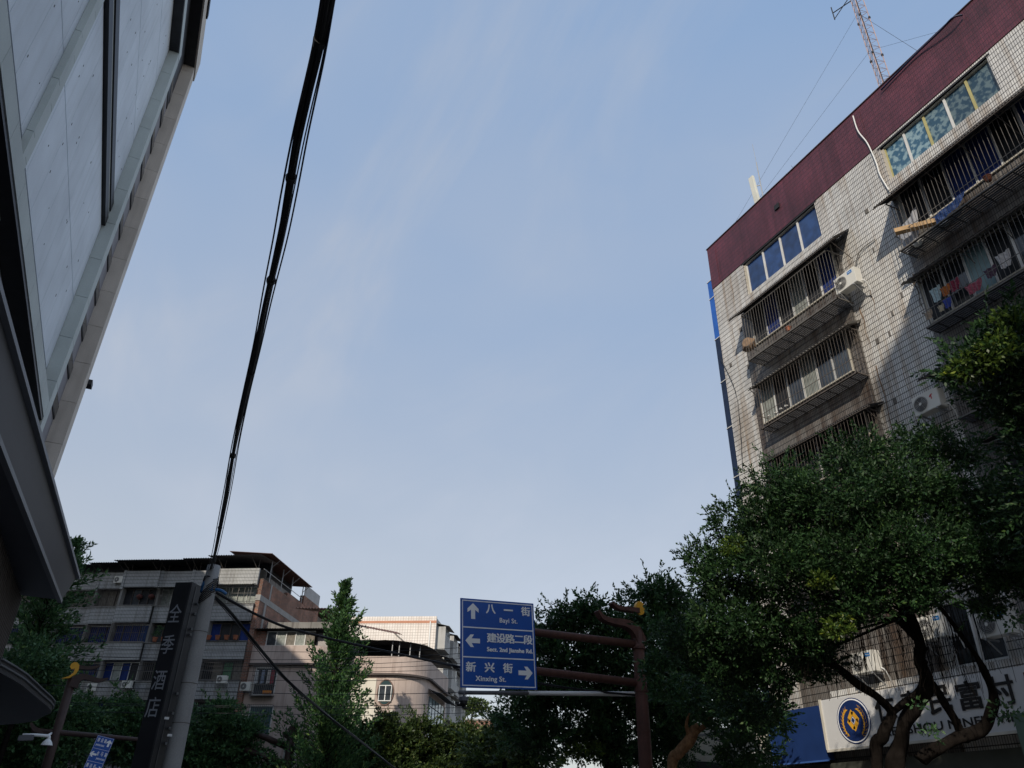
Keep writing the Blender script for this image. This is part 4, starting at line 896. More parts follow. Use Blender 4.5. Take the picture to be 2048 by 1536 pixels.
for (x0, x1, z0, z1, mt, nm) in ((.5, 2.2, 10.1, 12.05, M_pane, 'clothes'), (.55, 2.35, 7.45, 9.4, mat('teal_pane', (.05, .10, .11), .3), '')):
    wn = lp('window', pink, M_alu, (x0, x1, -.56, -.505, z0, z0+.08), (x0, x1, -.56, -.505, z1-.08, z1), (x0, x0+.07, -.56, -.505, z0, z1), (x1-.07, x1, -.56, -.505, z0, z1))
    lp('pane', wn, mt, (x0+.07, x1-.07, -.53, -.503, z0+.08, z1-.08))
    b = MB(); x = x0
    yb_ = -1.0
    while x < x1+.01: b.box(x, x+.022, yb_, yb_+.02, z0, z1+.05); x += .14
    for q in range(4): zq = z0+(z1-z0)*q/3; b.box(x0, x1, yb_, yb_+.02, zq, zq+.03); b.box(x0, x0+.02, yb_, -.5, zq, zq+.03); b.box(x1-.02, x1, yb_, -.5, zq, zq+.03)
    b.box(x0, x1, yb_, -.5, z0-.1, z0-.04); b.build('bars', M_railw, wn, world=False, kind='stuff')
place_ac('plain', MBK @ Vector((.1, -.75, 10.35)), -AZ, 'air conditioner beside the laundry window of the pink building', None, 1.1)
for i, (x, c, nm) in enumerate(((.65, (.55, .57, .58), 'pale'), (1.1, (.25, .30, .40), 'blue grey'), (1.55, (.55, .52, .50), 'white'), (1.85, (.28, .05, .07), 'dark red'))):
    b = MB(); b.add([MBK @ Vector(q) for q in ((x, -.8, 11.8), (x+.25, -.85, 11.8), (x+.27, -.82, 10.9), (x-.02, -.8, 10.85))], [(0, 1, 2, 3)])
    b.build('shirt', mat('laundry_%s' % nm.replace(' ', '_'), c, .9), None, label='%s garment drying behind the bars of the pink building' % nm, cat='clothing')
b = MB(); b.M = MBK; b.box(1.45, 2.05, -.95, -.7, 10.16, 10.38); b.build('orange_crate', mat('crate_orange', (.65, .22, .02), .6), None, label='orange crate on the barred sill of the pink building', cat='crate')
lp('small_window', pink, M_pane, (5.81, 5.85, 1.3, 2.3, 10.9, 11.8))
ov = MB(); n = 28; ov.prism([(.66*math.cos(2*math.pi*i/n), .95*math.sin(2*math.pi*i/n)) for i in range(n)], (1, 0, 0), (0, 0, 1), (9.4, 3.42, 10.95), (0, .079, 0)); ovw = ov.build('oval_window', mat('oval_rim', (.16, .10, .08), .8), pink, world=False)
ov = MB(); ov.prism([(.58*math.cos(2*math.pi*i/n), .87*math.sin(2*math.pi*i/n)) for i in range(n)], (1, 0, 0), (0, 0, 1), (9.4, 3.40, 10.95), (0, .019, 0)); ov.build('pane', mat('oval_pane', (.04, .07, .075), .1), ovw, world=False)
lp('sash', ovw, M_white, (8.9, 9.9, 3.34, 3.39, 10.3, 10.36), (8.9, 9.9, 3.34, 3.39, 11.4, 11.46), (8.9, 8.95, 3.34, 3.39, 10.361, 11.399), (9.85, 9.9, 3.34, 3.39, 10.361, 11.399), (9.38, 9.45, 3.34, 3.39, 10.361, 11.399))
lp('pane', ovw, M_pane, (8.951, 9.379, 3.36, 3.38, 10.361, 11.399), (9.451, 9.849, 3.36, 3.38, 10.361, 11.399))
wn = lp('side_window', pink, mat('pale_blue_glass', (.24, .33, .38), .15), (12.21, 12.25, 6.3, 12.5, 8.2, 11.1))
lp('mullion', wn, M_dark, *[(12.25, 12.28, 6.3+i*1.24, 6.36+i*1.24, 8.2, 11.1) for i in range(6)], (12.25, 12.28, 6.3, 12.56, 10.4, 10.45))
b = MB(); b.sheet((13.3, 5.9, 11.25), (13.3, 13, 11.25), (-1.08, 0, .35), .2, .02); b.build('side_awning', M_corr, pink, world=False)
lp('drainpipe', pink, M_white, (-.36, -.29, -.6, -.53, 2, 13.5))
# ================================================================ PALE TILED BUILDING
OP = (25.49, 72.34, 0)
pale = thing('pale_building', 'pale pink tiled building with orange stripes and grey boxed balconies down its side', 'building', OP, -AZ)
M_pt = tile_mat('pale_pink_tile', (.78, .73, .68), (.74, .69, .64), (.45, .41, .37), .26, .26, .022, .6, .30, (.10, .085, .075), ang=AZ, var=.07)
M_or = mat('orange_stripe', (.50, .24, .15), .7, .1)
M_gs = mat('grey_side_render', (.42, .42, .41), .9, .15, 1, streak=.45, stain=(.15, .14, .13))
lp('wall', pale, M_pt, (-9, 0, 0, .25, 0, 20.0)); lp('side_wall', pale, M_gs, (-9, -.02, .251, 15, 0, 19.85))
for z in (19.35, 16.6, 13.8, 11.0): lp('stripe', pale, M_or, (-9, .01, -.02, 0.0, z, z+.24))
lp('drainpipe', pale, M_white, (-.62, -.52, -.1, -.02, 2, 19.5))
b = MB()
for q in (((-4.3, -.03, 18.6), (-3, -.03, 17.6), (-2.6, -.03, 17.0)), ((-4.3, -.03, 18.6), (-3.2, -.03, 17.7), (-2, -.03, 17.3), (-.7, -.03, 17.4)), ((-2.5, -.03, 17.5), (-.6, -.03, 17.2))): b.path(smooth_pts(q), .025, 4)
b.build('wall_cable', M_rend, pale, world=False)
lp('side_return', pale, M_rend, (-9.3, -9.0, .3, 4, 0, 18.8))
for k in range(6):
    z0 = 16.4-2.9*k+.6
    for j, (y0, y1, dx) in enumerate(((.6, 3.4, .85), (4.6, 7.6, .95), (8.6, 10.6, .7), (11.2, 14, .95))):
        q = lp('balcony', pale, M_gs, (-.019, dx, y0, y1, z0, z0+.95), (-.019, dx, y0, y0+.1, z0+.951, z0+2.15))
        lp('balcony_glass', q, M_pane, (dx-.12, dx-.08, y0+.1, y1, z0+.951, z0+2.1)); lp('balcony_rail', q, M_alu, *[(dx-.08, dx-.05, y0+.1+i*.45, y0+.15+i*.45, z0+.951, z0+2.1) for i in range(6)])
        b = MB(); b.sheet((dx+.35, y0-.15, z0+2.18), (dx+.35, y1+.15, z0+2.18), (-.38-dx, 0, .28), .2, .02); b.build('balcony_awning', M_corr if (j+k) % 3 else M_corrl, q, world=False)
lp('drainpipe', pale, M_white, (0.0, .09, 3.8, 3.89, 2, 19.5), (0, .09, 8.0, 8.09, 2, 19.5), (0, .09, 10.9, 10.99, 2, 19.5))
for k, (y, z) in enumerate(((4.0, 16.5), (8.1, 13.9), (8.2, 10.9))):
    place_ac('plain', frame(OP) @ Vector((.35, y, z)), -AZ+R(90), ['topmost', 'middle', 'lowest'][k]+' air conditioner on the side of the pale striped building', 'air conditioners on the pale building', 1.2)
b = MB(); b.sheet((-9.5, -.5, 19.7), (-9.5, 6, 19.7), (-5, 0, -1.0), .3, .04); b.build('rear_roof_sheet', MATS['rusty_sheet'], pale, world=False)
# small brick roof house and bushes far behind, right of the pale building
q0 = W(960, 1470, 105)
bh = thing('brick_house', 'small red brick rooftop house seen low between the pale building and the dark trees', 'building', (q0.x, q0.y, 0), -AZ)
lp('wall', bh, M_brick, (-3.2, 3, 0, 5, 0, 15.3)); lp('parapet', bh, M_conc, (-3.3, 3.1, -.1, 5, 15.301, 15.5)); 
b = MB(); b.sheet((-3.6, -1.6, 13.2), (4.4, -1.6, 12.6), (0, 3, .9), .25, .04); b.build('lean_to_roof', MATS['rusty_sheet'], bh, world=False)
lp('side_shed', bh, M_conc, (3.01, 6.5, .5, 4, 0, 13.6))
# cream building down the right-hand side, behind the leaning trunk
cb = thing('cream_building', 'cream walled building with curtained windows behind the leaning mottled trunk', 'building', (20, 29, 0))
part('wall', cb, M_cream, (atY(1376, 1500, 24.5).x, 30, 24.5, 26, 0, 5.2)); part('soffit', cb, M_dark, (atY(1376, 1500, 24.5).x, 30, 24.2, 24.49, 3.75, 4.0))
xc0 = atY(1376, 1500, 24.5).x
for k, px in enumerate((1385, 1420, 1442)):
    c = atY(px, 1505, 24.3); q = part('window', cb, M_dark, (c.x-.5, c.x+.5, 24.35, 24.48, 1.6, 3.7)); part('curtain', q, M_wcur, (c.x-.25, c.x+.12, 24.30, 24.34, 1.7, 3.7)); part('post', q, M_alu, (c.x+.2, c.x+.27, 24.28, 24.34, 1.6, 3.7))

# ================================================================ NEAR STREET FURNITURE
pole = thing('utility_pole', 'grey concrete utility pole with blue strap and cable knot near its top', 'pole', (1.0, 17.0, 0))
pt = atY(430, 1132, 17); pb = atY(343, 1536, 17)
ax_ = Vector((.92, 17, 0)); tp = Vector((pt.x-.02, 17, pt.z)); base = pb+(pb-tp)*(pb.z/(tp.z-pb.z))
b = MB(); b.path([base+(tp-base)*t for t in np.linspace(0, 1, 9)], [.185-.055*t for t in np.linspace(0, 1, 9)], 28); b.build('shaft', mat('pole_concrete', (.33, .33, .325), .9, .12, 2.5, bump=.2, streak=.3, stain=(.2, .2, .19), fine=.08), pole, smooth=True)
b = MB()
dd = (tp-base).normalized()
for py in (1185, 1265, 1370, 1450):
    c = atY(400, py, 17).z; q = base+dd*((c-base.z)/dd.z); r_ = .185-.055*((c-base.z)/(tp.z-base.z)); b.path([q, q+dd*.012], r_+.004, 28)
b.build('band', M_rail, pole)
q = base+dd*((atY(420, 1178, 17).z-base.z)/dd.z)
b = MB(); b.path([q+dd*(t*.14) for t in (-.6, -.3, 0, .4, 1)], [.136, .145, .141, .147, .137], 20, wob=.3); b.build('blue_strap', mat('blue_plastic', (.02, .13, .33), .45, .2, 6), pole)
b = MB(); b.path(smooth_pts([q+Vector((.12, -.1, -.02)), q+Vector((.24, -.14, -.04)), q+Vector((.34, -.12, -.09))]), [.03]*13, 6); b.build('blue_strap_tail', MATS['blue_plastic'], pole)
b = MB()
for k in range(9):
    a = k*.7; b.path(smooth_pts([q+Vector((.15*math.cos(a+t*1.5), .15*math.sin(a+t*1.5)*1.05, .04*k-.2+.12*math.sin(t*2+k))) for t in np.linspace(0, 3.4, 7)], 3), .010, 5)
b.build('cable_knot', M_black, pole)
b = MB(); 
for (px, py) in ((334, 1438), (340, 1472)):
    c = atY(px, py, 16.8); b.box(c.x-.05, c.x+.03, 16.74, 16.78, c.z-.012, c.z+.03)
b.build('paper_tag', M_white, pole)

# thick overhead bundle swinging over the camera
def wcurve(pts, k=5): return smooth_pts([W(*p) for p in pts], k)
spine_px = [(665, -60), (655, 0), (634, 110), (600, 262), (578, 380), (560, 480), (537, 585), (515, 690), (490, 795), (470, 888), (455, 975), (440, 1055), (429, 1110), (414, 1165)]
Ltot = 1.0; sp = []
for (px, py) in spine_px:
    fr = min(max((1165-py)/1165, 0), 1.06); iw = (1/17.2)*(1-fr)+(1/4.2)*fr; sp.append((px, py, 1/iw))
spine = wcurve(sp, 8); n = len(spine)
bun = thing('cable_bundle', 'thick black twisted bundle of cables running overhead from the concrete pole', 'cable')
for s in range(8):
    r_ = (.017, .014, .012, .016, .010, .013, .009, .011)[s]; pts = []
    for i, c in enumerate(spine):
        ph = s*.9+i*.035*(1 if s % 2 else -.6); rad = .015+.006*math.sin(i*.21+s*1.3)
        pts.append(c+Vector((math.cos(ph)*rad, math.cos(ph*.5+s)*.01, math.sin(ph)*rad)))
    b = MB(); b.path(pts, r_, 6); b.build('strand', M_black, bun, smooth=True)
for s, (o, r_) in enumerate(((-.042, .007), (.046, .0065), (.030, .005), (-.028, .004))):
    pts = [c+Vector((o*(1-.25*math.sin(i*.12+s)) , 0, .012*math.sin(i*.16+2*s))) for i, c in enumerate(spine)]
    b = MB(); b.path(pts, r_, 5); b.build('outer_strand', mat('navy_sheath', (.008, .012, .03), .5), bun, smooth=True)
for i in (14, 30, 46, 60, 74, 88):
    if i < n-1:
        b = MB(); d = (spine[i+1]-spine[i]).normalized(); b.path([spine[i], spine[i]+d*.05], [.040, .038], 8); b.build('cable_tie', M_black, bun)
def sag_line(name, P, r, label, k=6, cat='cable', strands=1, amp=.0, group=None, m=None):
    pts = wcurve(P, k)
    if strands == 1: b = MB(); b.path(pts, r, 6); return b.build(name, m or M_black, None, label=label, cat=cat, group=group, smooth=True)
    t = thing(name, label, cat, group=group)
    for s in range(strands):
        a = s*2*math.pi/strands; b = MB(); b.path([p+Vector((math.cos(a+i*.25)*amp, 0, math.sin(a+i*.25)*amp)) for i, p in enumerate(pts)], r, 5); b.build('strand', m or M_black, t, smooth=True)
    return t
wq = lambda p: p
sag_line('cable_bundle', [(425, 1180, 17.1), (480, 1212, 17.6), (560, 1250, 18.3), (650, 1275, 19), (760, 1300, 20), (900, 1330, 20.6), (1020, 1356, 21.2), (1150, 1378, 21.9), (1290, 1392, 22.6)], .014, 'black cable bundle crossing in front of the big blue sign to the brown gantry', strands=5, amp=.018)
sag_line('cable_bundle', [(428, 1192, 17.0), (470, 1235, 17.5), (530, 1310, 18.5), (590, 1375, 19.8), (660, 1435, 22), (730, 1490, 25), (800, 1545, 28)], .021, 'thick black cable running down from the pole in front of the pink building', strands=3, amp=.019)
sag_line('cable', [(432, 1200, 17.2), (480, 1255, 18), (540, 1330, 19.2), (600, 1388, 20.6)], .010, 'thin cable below the thick black cable at the pole')
sag_line('cable', [(395, 1190, 17.2), (330, 1200, 18), (260, 1250, 20)], .010, 'thin wire running left from the black sign towards the grey block') if False else None
wires = [((140, 1297), (500, 1303), (760, 1302), (1000, 1290)), ((140, 1312), (500, 1318), (760, 1316), (1000, 1302)), ((140, 1322), (500, 1326), (760, 1327), (1000, 1312)), ((140, 1330), (500, 1334), (760, 1335), (1000, 1322)), ((140, 1340), (500, 1343), (760, 1344), (1000, 1334)),
         ((140, 1360), (500, 1362), (760, 1361), (1000, 1352)), ((60, 1370), (500, 1386), (760, 1388), (1010, 1382)), ((60, 1404), (500, 1411), (760, 1412), (1040, 1404)), ((60, 1410), (500, 1416), (760, 1418), (1040, 1412)), ((60, 1422), (500, 1428), (760, 1429), (1040, 1421))]
ordn = ['topmost', 'second', 'third', 'fourth', 'fifth', 'sixth', 'seventh', 'eighth', 'ninth', 'lowest']
for i, P in enumerate(wires):
    sag_line('overhead_wire', [(x, y+rng.normal()*.8, 40+x*.004) for x, y in P], .017 if i in (6,) else .0135, ordn[i]+' of the ten level wires crossing the pink building', 4, 'wire', group='level wires across the junction')

# ---------------------------------------------------------------- black vertical hotel sign
hs = thing('hotel_sign', 'tall black box sign with four white characters standing left of the concrete pole', 'sign', (.55, 13.6, 0))
wS = 15.8; cor = W(386, 1164, wS)
azf = YAW+R(10); eR = Vector((math.sin(azf), math.cos(azf), 0)); eL = Vector((-eR.y, eR.x, 0))      # side recedes along eR, face runs left along eL
fl, sd_ = .385, .42
b = MB(); zt = cor.z; c0 = Vector((cor.x, cor.y, 0))
def rect(o, z0, z1, f, s_): return [o+Vector((0, 0, z0)), o+eL*f+Vector((0, 0, z0)), o+eL*f+eR*s_+Vector((0, 0, z0)), o+eR*s_+Vector((0, 0, z0)), o+Vector((0, 0, z1)), o+eL*f+Vector((0, 0, z1)), o+eL*f+eR*s_+Vector((0, 0, z1)), o+eR*s_+Vector((0, 0, z1))]
b.hexa(rect(c0, .6, zt, fl, sd_)); b.build('box', mat('sign_box_black', (.022, .023, .027), .5, .2, 2), hs)
b = MB(); b.hexa(rect(c0-eR*.012+eL*.0, .6, zt, .035, .011)); b.hexa(rect(c0+eR*.14-eL*.008, .6, zt-.05, .007, .03)); b.build('edge_strip', mat('sign_edge', (.05, .05, .055), .4), hs)
M_ch = mat('sign_letters', (.33, .35, .39), .5)
rr_ = -eL; nrm = rr_.cross(Vector((0, 0, 1)))
for ch, py in zip('全季酒店', (1245, 1308, 1380, 1435)):
    t = (py-1164)/(1536-1164); r = ray(386-(386-314)*t-16, py); P3 = r*((c0-EYEV).dot(eR)/(r.dot(eR)))+EYEV
    text(ch, M_ch, hs, c0+eL*.345-eR*.02+Vector((0, 0, P3.z)), rr_, (0, 0, 1), .26, .36, bold=.006)
b = MB()
for px, py in ((402, 1205), (396, 1228), (392, 1262), (388, 1275), (333, 1400), (330, 1440), (336, 1470), (322, 1500)):
    t = (py-1164)/372; z = (ray(px, py)*(wS/1.0)+EYEV).z; o = c0+eR*.35; b.bbox(o-eL*.05+Vector((0, 0, z)), eL*.05, eR*.03, (0, 0, .02))
b.build('side_bracket', M_white, hs)
b = MB(); b.tube(c0+eR*.4+Vector((0, 0, .0)), c0+eR*.4+Vector((0, 0, .6)), .05); b.tube(c0+eL*.3+eR*.2, c0+eL*.3+eR*.2+Vector((0, 0, .6)), .05); b.build('foot', M_black, hs)

# ---------------------------------------------------------------- the gantries
def dirsign(name, label, org, right, up, wd, hg, rowsdata, par=None):
    t = thing(name, label, 'sign', org) if par is None else par
    right = Vector(right); up = Vector(up); nr = right.cross(up); o = Vector(org)
    def plate(nm, x0, x1, z0, z1, d0, d1, m_, bev=0):
        b = MB(); pts = [(x0, z0), (x1, z0), (x1, z1), (x0, z1)]; b.prism(pts, right, up, o+nr*d0, nr*(d1-d0)); return b.build(nm, m_, t, bevel=bev)
    e = .02*wd; plate('plate', 0, wd, 0, hg, -.03, 0, M_signblue, .006)
    b = MB()
    for (x0, x1, z0, z1) in ((e, wd-e, e, e+.012*wd), (e, wd-e, hg-e-.012*wd, hg-e), (e, e+.012*wd, e+.012*wd, hg-e-.012*wd), (wd-e-.012*wd, wd-e, e+.012*wd, hg-e-.012*wd)): b.prism([(x0, z0), (x1, z0), (x1, z1), (x0, z1)], right, up, o+nr*.002, nr*.003)
    for f in (1/3, 2/3): b.prism([(e, hg*f-.007*wd), (wd-e, hg*f-.007*wd), (wd-e, hg*f+.007*wd), (e, hg*f+.007*wd)], right, up, o+nr*.003, nr*.004)
    b.build('border', M_signwhite, t)
    for i, (arrow, chars, cx0, cw, eng, ex0, ew) in enumerate(rowsdata):
        zc = hg*(1-(i+.5)/3); A = [(-.32, -.10), (.08, -.10), (-.03, -.27), (.13, -.27), (.38, 0), (.13, .27), (-.03, .27), (.08, .10), (-.32, .10)]
        ax, s = arrow[0]*wd, .155*hg*.85; ca, sa = {'u': (0, 1), 'l': (-1, 0), 'r': (1, 0)}[arrow[1]]
        b = MB(); b.prism([((p[0]*ca-p[1]*sa)*s*2.0+ax, (p[0]*sa+p[1]*ca)*s*2.0+zc+.015*hg) for p in A], right, up, o+nr*.002, nr*.004); b.build('arrow', M_signwhite, t)
        chh = .105*hg; nch = len(chars)
        for j, ch in enumerate(chars):
            if nch == 1: x = cx0
            else: x = cx0+(cw-.12)*j/(nch-1)
            hh = chh if ch not in '一二' else chh*(.16 if ch == '一' else .75)
            text(ch, M_signwhite, t, o+right*(x*wd)+up*(zc+.008*hg+(chh-hh)/2)+nr*.004, right, up, .122*wd, hh, bold=.032 if ch != '一' else .02)
        text(eng, M_signwhite, t, o+right*(ex0*wd)+up*(zc-.108*hg)+nr*.004, right, up, ew*wd, .072*hg if any(c in eng for c in 'yg') else .06*hg, bold=.006, spacing=1.06)
    return t
ga = thing('sign_gantry', 'large brown curled gantry pole with two arms holding the big blue sign', 'gantry', (13.45, 20.0, 0))
b = MB(); b.path([(13.48, 20, z) for z in (0, 2, 4, 6, 7.05)], [.21, .20, .19, .175, .14], 20); b.build('pole', M_rust, ga, smooth=True)
for k, zz in enumerate((4.25, 5.3, 6.5)): b = MB(); b.path([(13.48, 20, zz), (13.48, 20, zz+.06)], .205, 20); b.build('pole_collar', M_rust, ga)
b = MB(); b.path([atY(960, 1250, 20.12), atY(1075, 1265, 20.1), atY(1275, 1289, 20.05)], [.105, .11, .12], 14); b.build('arm', M_rust, ga, smooth=True)
b = MB(); b.path([atY(960, 1330, 20.12), atY(1075, 1342, 20.1), atY(1275, 1366, 20.05)], [.105, .11, .12], 14); b.build('arm', M_rust, ga, smooth=True)
def horn(pts, Y, wds, th, par, nm='horn', m_=None):
    """curved flat beam: centre line through pixels on the plane y=Y, widths in metres"""
    C = smooth_pts([atY(*p, Y) for p in pts], 5); nW = len(C); b = MB(); L_, Rr = [], []
    for i, c in enumerate(C):
        d = (C[min(i+1, nW-1)]-C[max(i-1, 0)]); d.y = 0; d.normalize(); q = Vector((-d.z, 0, d.x)); f = i/(nW-1)*(len(wds)-1); j = min(int(f), len(wds)-2); wdt = wds[j]+(wds[j+1]-wds[j])*(f-j)
        L_.append(c+q*wdt/2); Rr.append(c-q*wdt/2)
    vs = [];  o = Vector((0, th/2, 0))
    for i in range(nW): vs += [L_[i]-o, Rr[i]-o, Rr[i]+o, L_[i]+o]
    fs = [(0, 1, 2, 3), tuple(4*(nW-1)+k for k in (3, 2, 1, 0))]
    for i in range(nW-1):
        for k in range(4): fs.append((4*i+k, 4*i+(k+1) % 4, 4*i+4+(k+1) % 4, 4*i+4+k))
    b.add(vs, fs); return b.build(nm, m_ or M_rust, par)
horn([(1221, 1206), (1236, 1216), (1256, 1219), (1276, 1222)], 20.0, [.07, .12, .12, .16], .22, ga)
horn([(1193, 1222), (1204, 1236), (1222, 1243), (1250, 1248), (1270, 1262), (1283, 1292)], 20.0, [.05, .13, .16, .22, .30, .34], .26, ga)
b = MB(); c = atY(1281, 1216, 19.95); b.prism([(.16*math.cos(t), .21*math.sin(t)) for t in np.linspace(0, 2*math.pi, 21)[:-1]], (1, 0, 0), (0, 0, 1), c, (0, .12, 0)); b.build('gold_disc', M_gold, ga)
aT = math.radians(3.4); rgt = Vector((math.cos(aT), 0, math.sin(aT))); upv = Vector((-math.sin(aT), 0, math.cos(aT)))
BL = atY(921, 1375, 19.9); TR = atY(1067, 1207, 19.9); dgn = TR-BL; SW = dgn.dot(rgt); SH = dgn.dot(upv)
dirsign('direction_sign', 'big blue road direction sign with three rows of white writing and arrows', BL, rgt, upv, SW, SH,
        [((.165, 'u'), '八一街', .34, .60, 'Bayi St.', .52, .24), ((.165, 'l'), '建设路二段', .345, .61, 'Sect. 2nd Jianshe Rd.', .345, .61), ((.84, 'r'), '新兴街', .07, .60, 'Xinxing St.', .19, .39)])
b = MB()
for py in (1252, 1332):
    c = atY(990, py, 19.98); b.box(c.x-.9, c.x+.9, 19.93, 19.99, c.z-.04, c.z+.02)
b.build('clamp_bar', M_steel, ga)
cp = thing('camera_pole', 'slim grey pole with a long white arm under the blue sign', 'pole', (13.2, 20.6, 0))
c0_ = atY(1277, 1395, 20.6); 
b = MB(); b.path([(c0_.x, 20.6, 0), (c0_.x, 20.6, c0_.z+.1)], [.075, .06], 12); b.build('pole', M_steel, cp, smooth=True)
a1 = atY(918, 1385, 19.6); a2 = atY(1275, 1388, 20.55)
b = MB(); b.path([a1, a1+(a2-a1)*.35], [.05, .055], 10); b.build('arm_tip', mat('dark_steel', (.12, .125, .14), .5), cp, smooth=True); b = MB(); b.path([a1+(a2-a1)*.351, a2], [.055, .07], 10); b.build('arm', M_white, cp, smooth=True)
dc = atY(927, 1403, 19.6)
cm = thing('dome_camera', 'black dome surveillance camera hanging from the tip of the white arm', 'camera', dc)
b = MB(); b.path([dc+Vector((0, 0, .22)), dc+Vector((0, 0, .12))], .03, 10); b.path([dc+Vector((0, 0, .12)), dc+Vector((0, 0, .10)), dc+Vector((0, 0, .02)), dc], [.06, .115, .115, .10], 20); b.build('housing', MATS['dark_steel'], cm, smooth=False)
b = MB(); b.path([dc+Vector((0, 0, -.001)), dc+Vector((0, 0, -.06)), dc+Vector((0, 0, -.11)), dc+Vector((0, 0, -.14))], [.095, .09, .06, .01], 20); b.build('dome', M_black, cm, smooth=True)

M_rustd = mat('dark_brown_paint', (.05, .030, .026), .6, .2, 3)
# left gantry with gold comma finial
WB = 37.0
def P3(px, py, w=WB): return W(px, py, w)
gb = thing('sign_gantry', 'brown gantry at the far left topped with a gold comma shaped curl', 'gantry', (W(95, 1536, WB).x, W(95, 1536, WB).y, 0))
pq = [W(148, 1350, WB), W(92, 1536, WB)]; gx = Vector((pq[1].x, pq[1].y, 0))
top_ = Vector((gx.x+.05, gx.y, pq[0].z))
YB = gx.y
b = MB(); b.path([gx, Vector((gx.x, gx.y, 5)), atY(145, 1357, YB)], [.22, .21, .21], 14); b.build('pole', M_rustd, gb, smooth=True)
b = MB(); b.path([atY(63, 1462, YB), atY(105, 1464, YB), atY(200, 1472, YB), atY(290, 1480, YB)], [.08, .13, .11, .09], 10); b.build('arm', M_rustd, gb, smooth=True)
horn([(62, 1446), (70, 1458), (88, 1463), (110, 1464)], YB, [.1, .2, .22, .25], .2, gb, m_=M_rustd)
horn([(200, 1332), (185, 1336), (170, 1336), (156, 1334)], YB-.1, [.05, .16, .17, .2], .2, gb, m_=M_rustd)
horn([(217, 1357), (196, 1361), (172, 1354), (155, 1358), (146, 1375)], YB-.1, [.05, .2, .25, .4, .42], .25, gb, m_=M_rustd)
cpts = [(122, 1357), (138, 1356), (150, 1349), (157, 1340), (159, 1330), (155, 1325), (149, 1324), (143, 1327), (140, 1333), (142, 1338), (147, 1338), (149, 1335), (149.5, 1338), (147, 1345), (138, 1352)]
C3 = [atY(*p, YB-.3) for p in cpts]; b = MB(); b.prism([(c.x, c.z) for c in C3], (1, 0, 0), (0, 0, 1), (0, YB-.3, 0), (0, .2, 0)); b.build('gold_curl', M_gold, gb)
sBL = atY(176, 1548, YB-.25); sTL = atY(196, 1470, YB-.25); sTR = atY(229, 1478, YB-.25); r2 = (sTR-sTL); r2.y = 0; wdB = r2.length; r2.normalize(); u2 = Vector((-r2.z, 0, r2.x)); hB = sTL.z-sBL.z
dirsign('direction_sign', 'small blue road direction sign hanging at the bottom left corner of the view', sTL-u2*hB, r2, u2, wdB, hB,
        [((.80, 'u'), '建设路', .10, .52, 'JIANSHE ROAD', .10, .5), ((.20, 'l'), '金马路', .38, .58, 'JINMA ROAD', .45, .48), ((.80, 'r'), '顺达桥', .08, .54, 'SHUNDA BRIDGE', .10, .5)])
sc = thing('street_camera', 'white camera lamp on a bent arm beside the left gantry pole', 'camera', W(85, 1475, WB-1))
YC = gx.y-.8
b = MB(); b.path([atY(104, 1466, YB), atY(98, 1470, YC+.3), atY(97, 1474, YC)], .06, 8); b.path([atY(98, 1472, YC), atY(70, 1470, YC), atY(45, 1470, YC)], .07, 8); b.path([atY(98, 1472, YC), atY(98, 1478, YC), atY(95, 1482, YC)], .07, 8); b.build('arm', M_white, sc, smooth=True)
c = atY(95, 1484, YC); b = MB(); b.path([c+Vector((0, 0, .14)), c, c-Vector((0, 0, .14))], [.08, .2, .26], 14); b.build('shade', M_white, sc)
c = atY(52, 1476, YC); b = MB(); b.bbox(c, (.32, 0, .03), (0, .15, 0), (0, 0, .12)); b.build('lens_box', MATS['dark_steel'], sc, bevel=.02)

# third gantry: bare post with two arms
WC = 48.3; c = W(574, 1536, WC); YD = c.y
gc = thing('sign_gantry', 'bare brown gantry post with stub horns in front of the pink building', 'gantry', (c.x, c.y, 0))
b = MB(); b.path([(c.x, YD, 0), (c.x, YD, 5), atY(583, 1470, YD)], [.28, .26, .24], 14); b.build('pole', M_rustd, gc, smooth=True)
horn([(570, 1463), (572, 1470), (579, 1473), (584, 1478)], YD-.05, [.3, .3, .35, .4], .3, gc, m_=M_rustd); horn([(578, 1455), (582, 1459), (586, 1462), (587, 1475)], YD, [.25, .25, .35, .4], .3, gc, m_=M_rustd)
horn([(588, 1456), (583, 1457), (581, 1466)], YD+.05, [.2, .2, .3], .3, gc, m_=M_rustd)
for a_, c_ in (((495, 1459), (574, 1494)), ((490, 1498), (572, 1529))): b = MB(); b.path([atY(*a_, YD-.3), atY(*c_, YD)], [.17, .20], 10); b.build('arm', M_rustd, gc, smooth=True)
# steel bracket frame by the cream building
tf = thing('steel_frame', 'pale steel bracket frame standing behind the leaning mottled trunk', 'frame', (18, 22.5, 0))
YT = 22.8; b = MB()
b.tube(atY(1455, 1455, YT), Vector((atY(1463, 1536, YT).x, YT, 0)), .07, 8); b.tube(atY(1395, 1471, YT), atY(1450, 1465, YT), .035); b.tube(atY(1415, 1473, YT), atY(1455, 1487, YT), .035); b.tube(atY(1446, 1465, YT), atY(1447, 1484, YT), .03); b.build('frame', M_steel, tf)

# ================================================================ TREES
def trunk(t, pts, m, nm='trunk', n=16, wob=.55):
    C = smooth_pts([p[0] for p in pts], 9); C = [c+Vector((noise.noise(c*1.7), noise.noise(c*1.7+Vector((9, 0, 0))), 0))*pts[0][1]*.25 if 0 < i < len(C)-1 else c for i, c in enumerate(C)]
    rr_ = np.interp(np.linspace(0, len(pts)-1, len(C)), range(len(pts)), [p[1] for p in pts]); rr_ = [r*(1+.16*noise.noise(c*2.6)) for r, c in zip(rr_, C)]
    b = MB(); b.path(C, rr_, n, wob=wob); return b.build(nm, m, t, smooth=True)
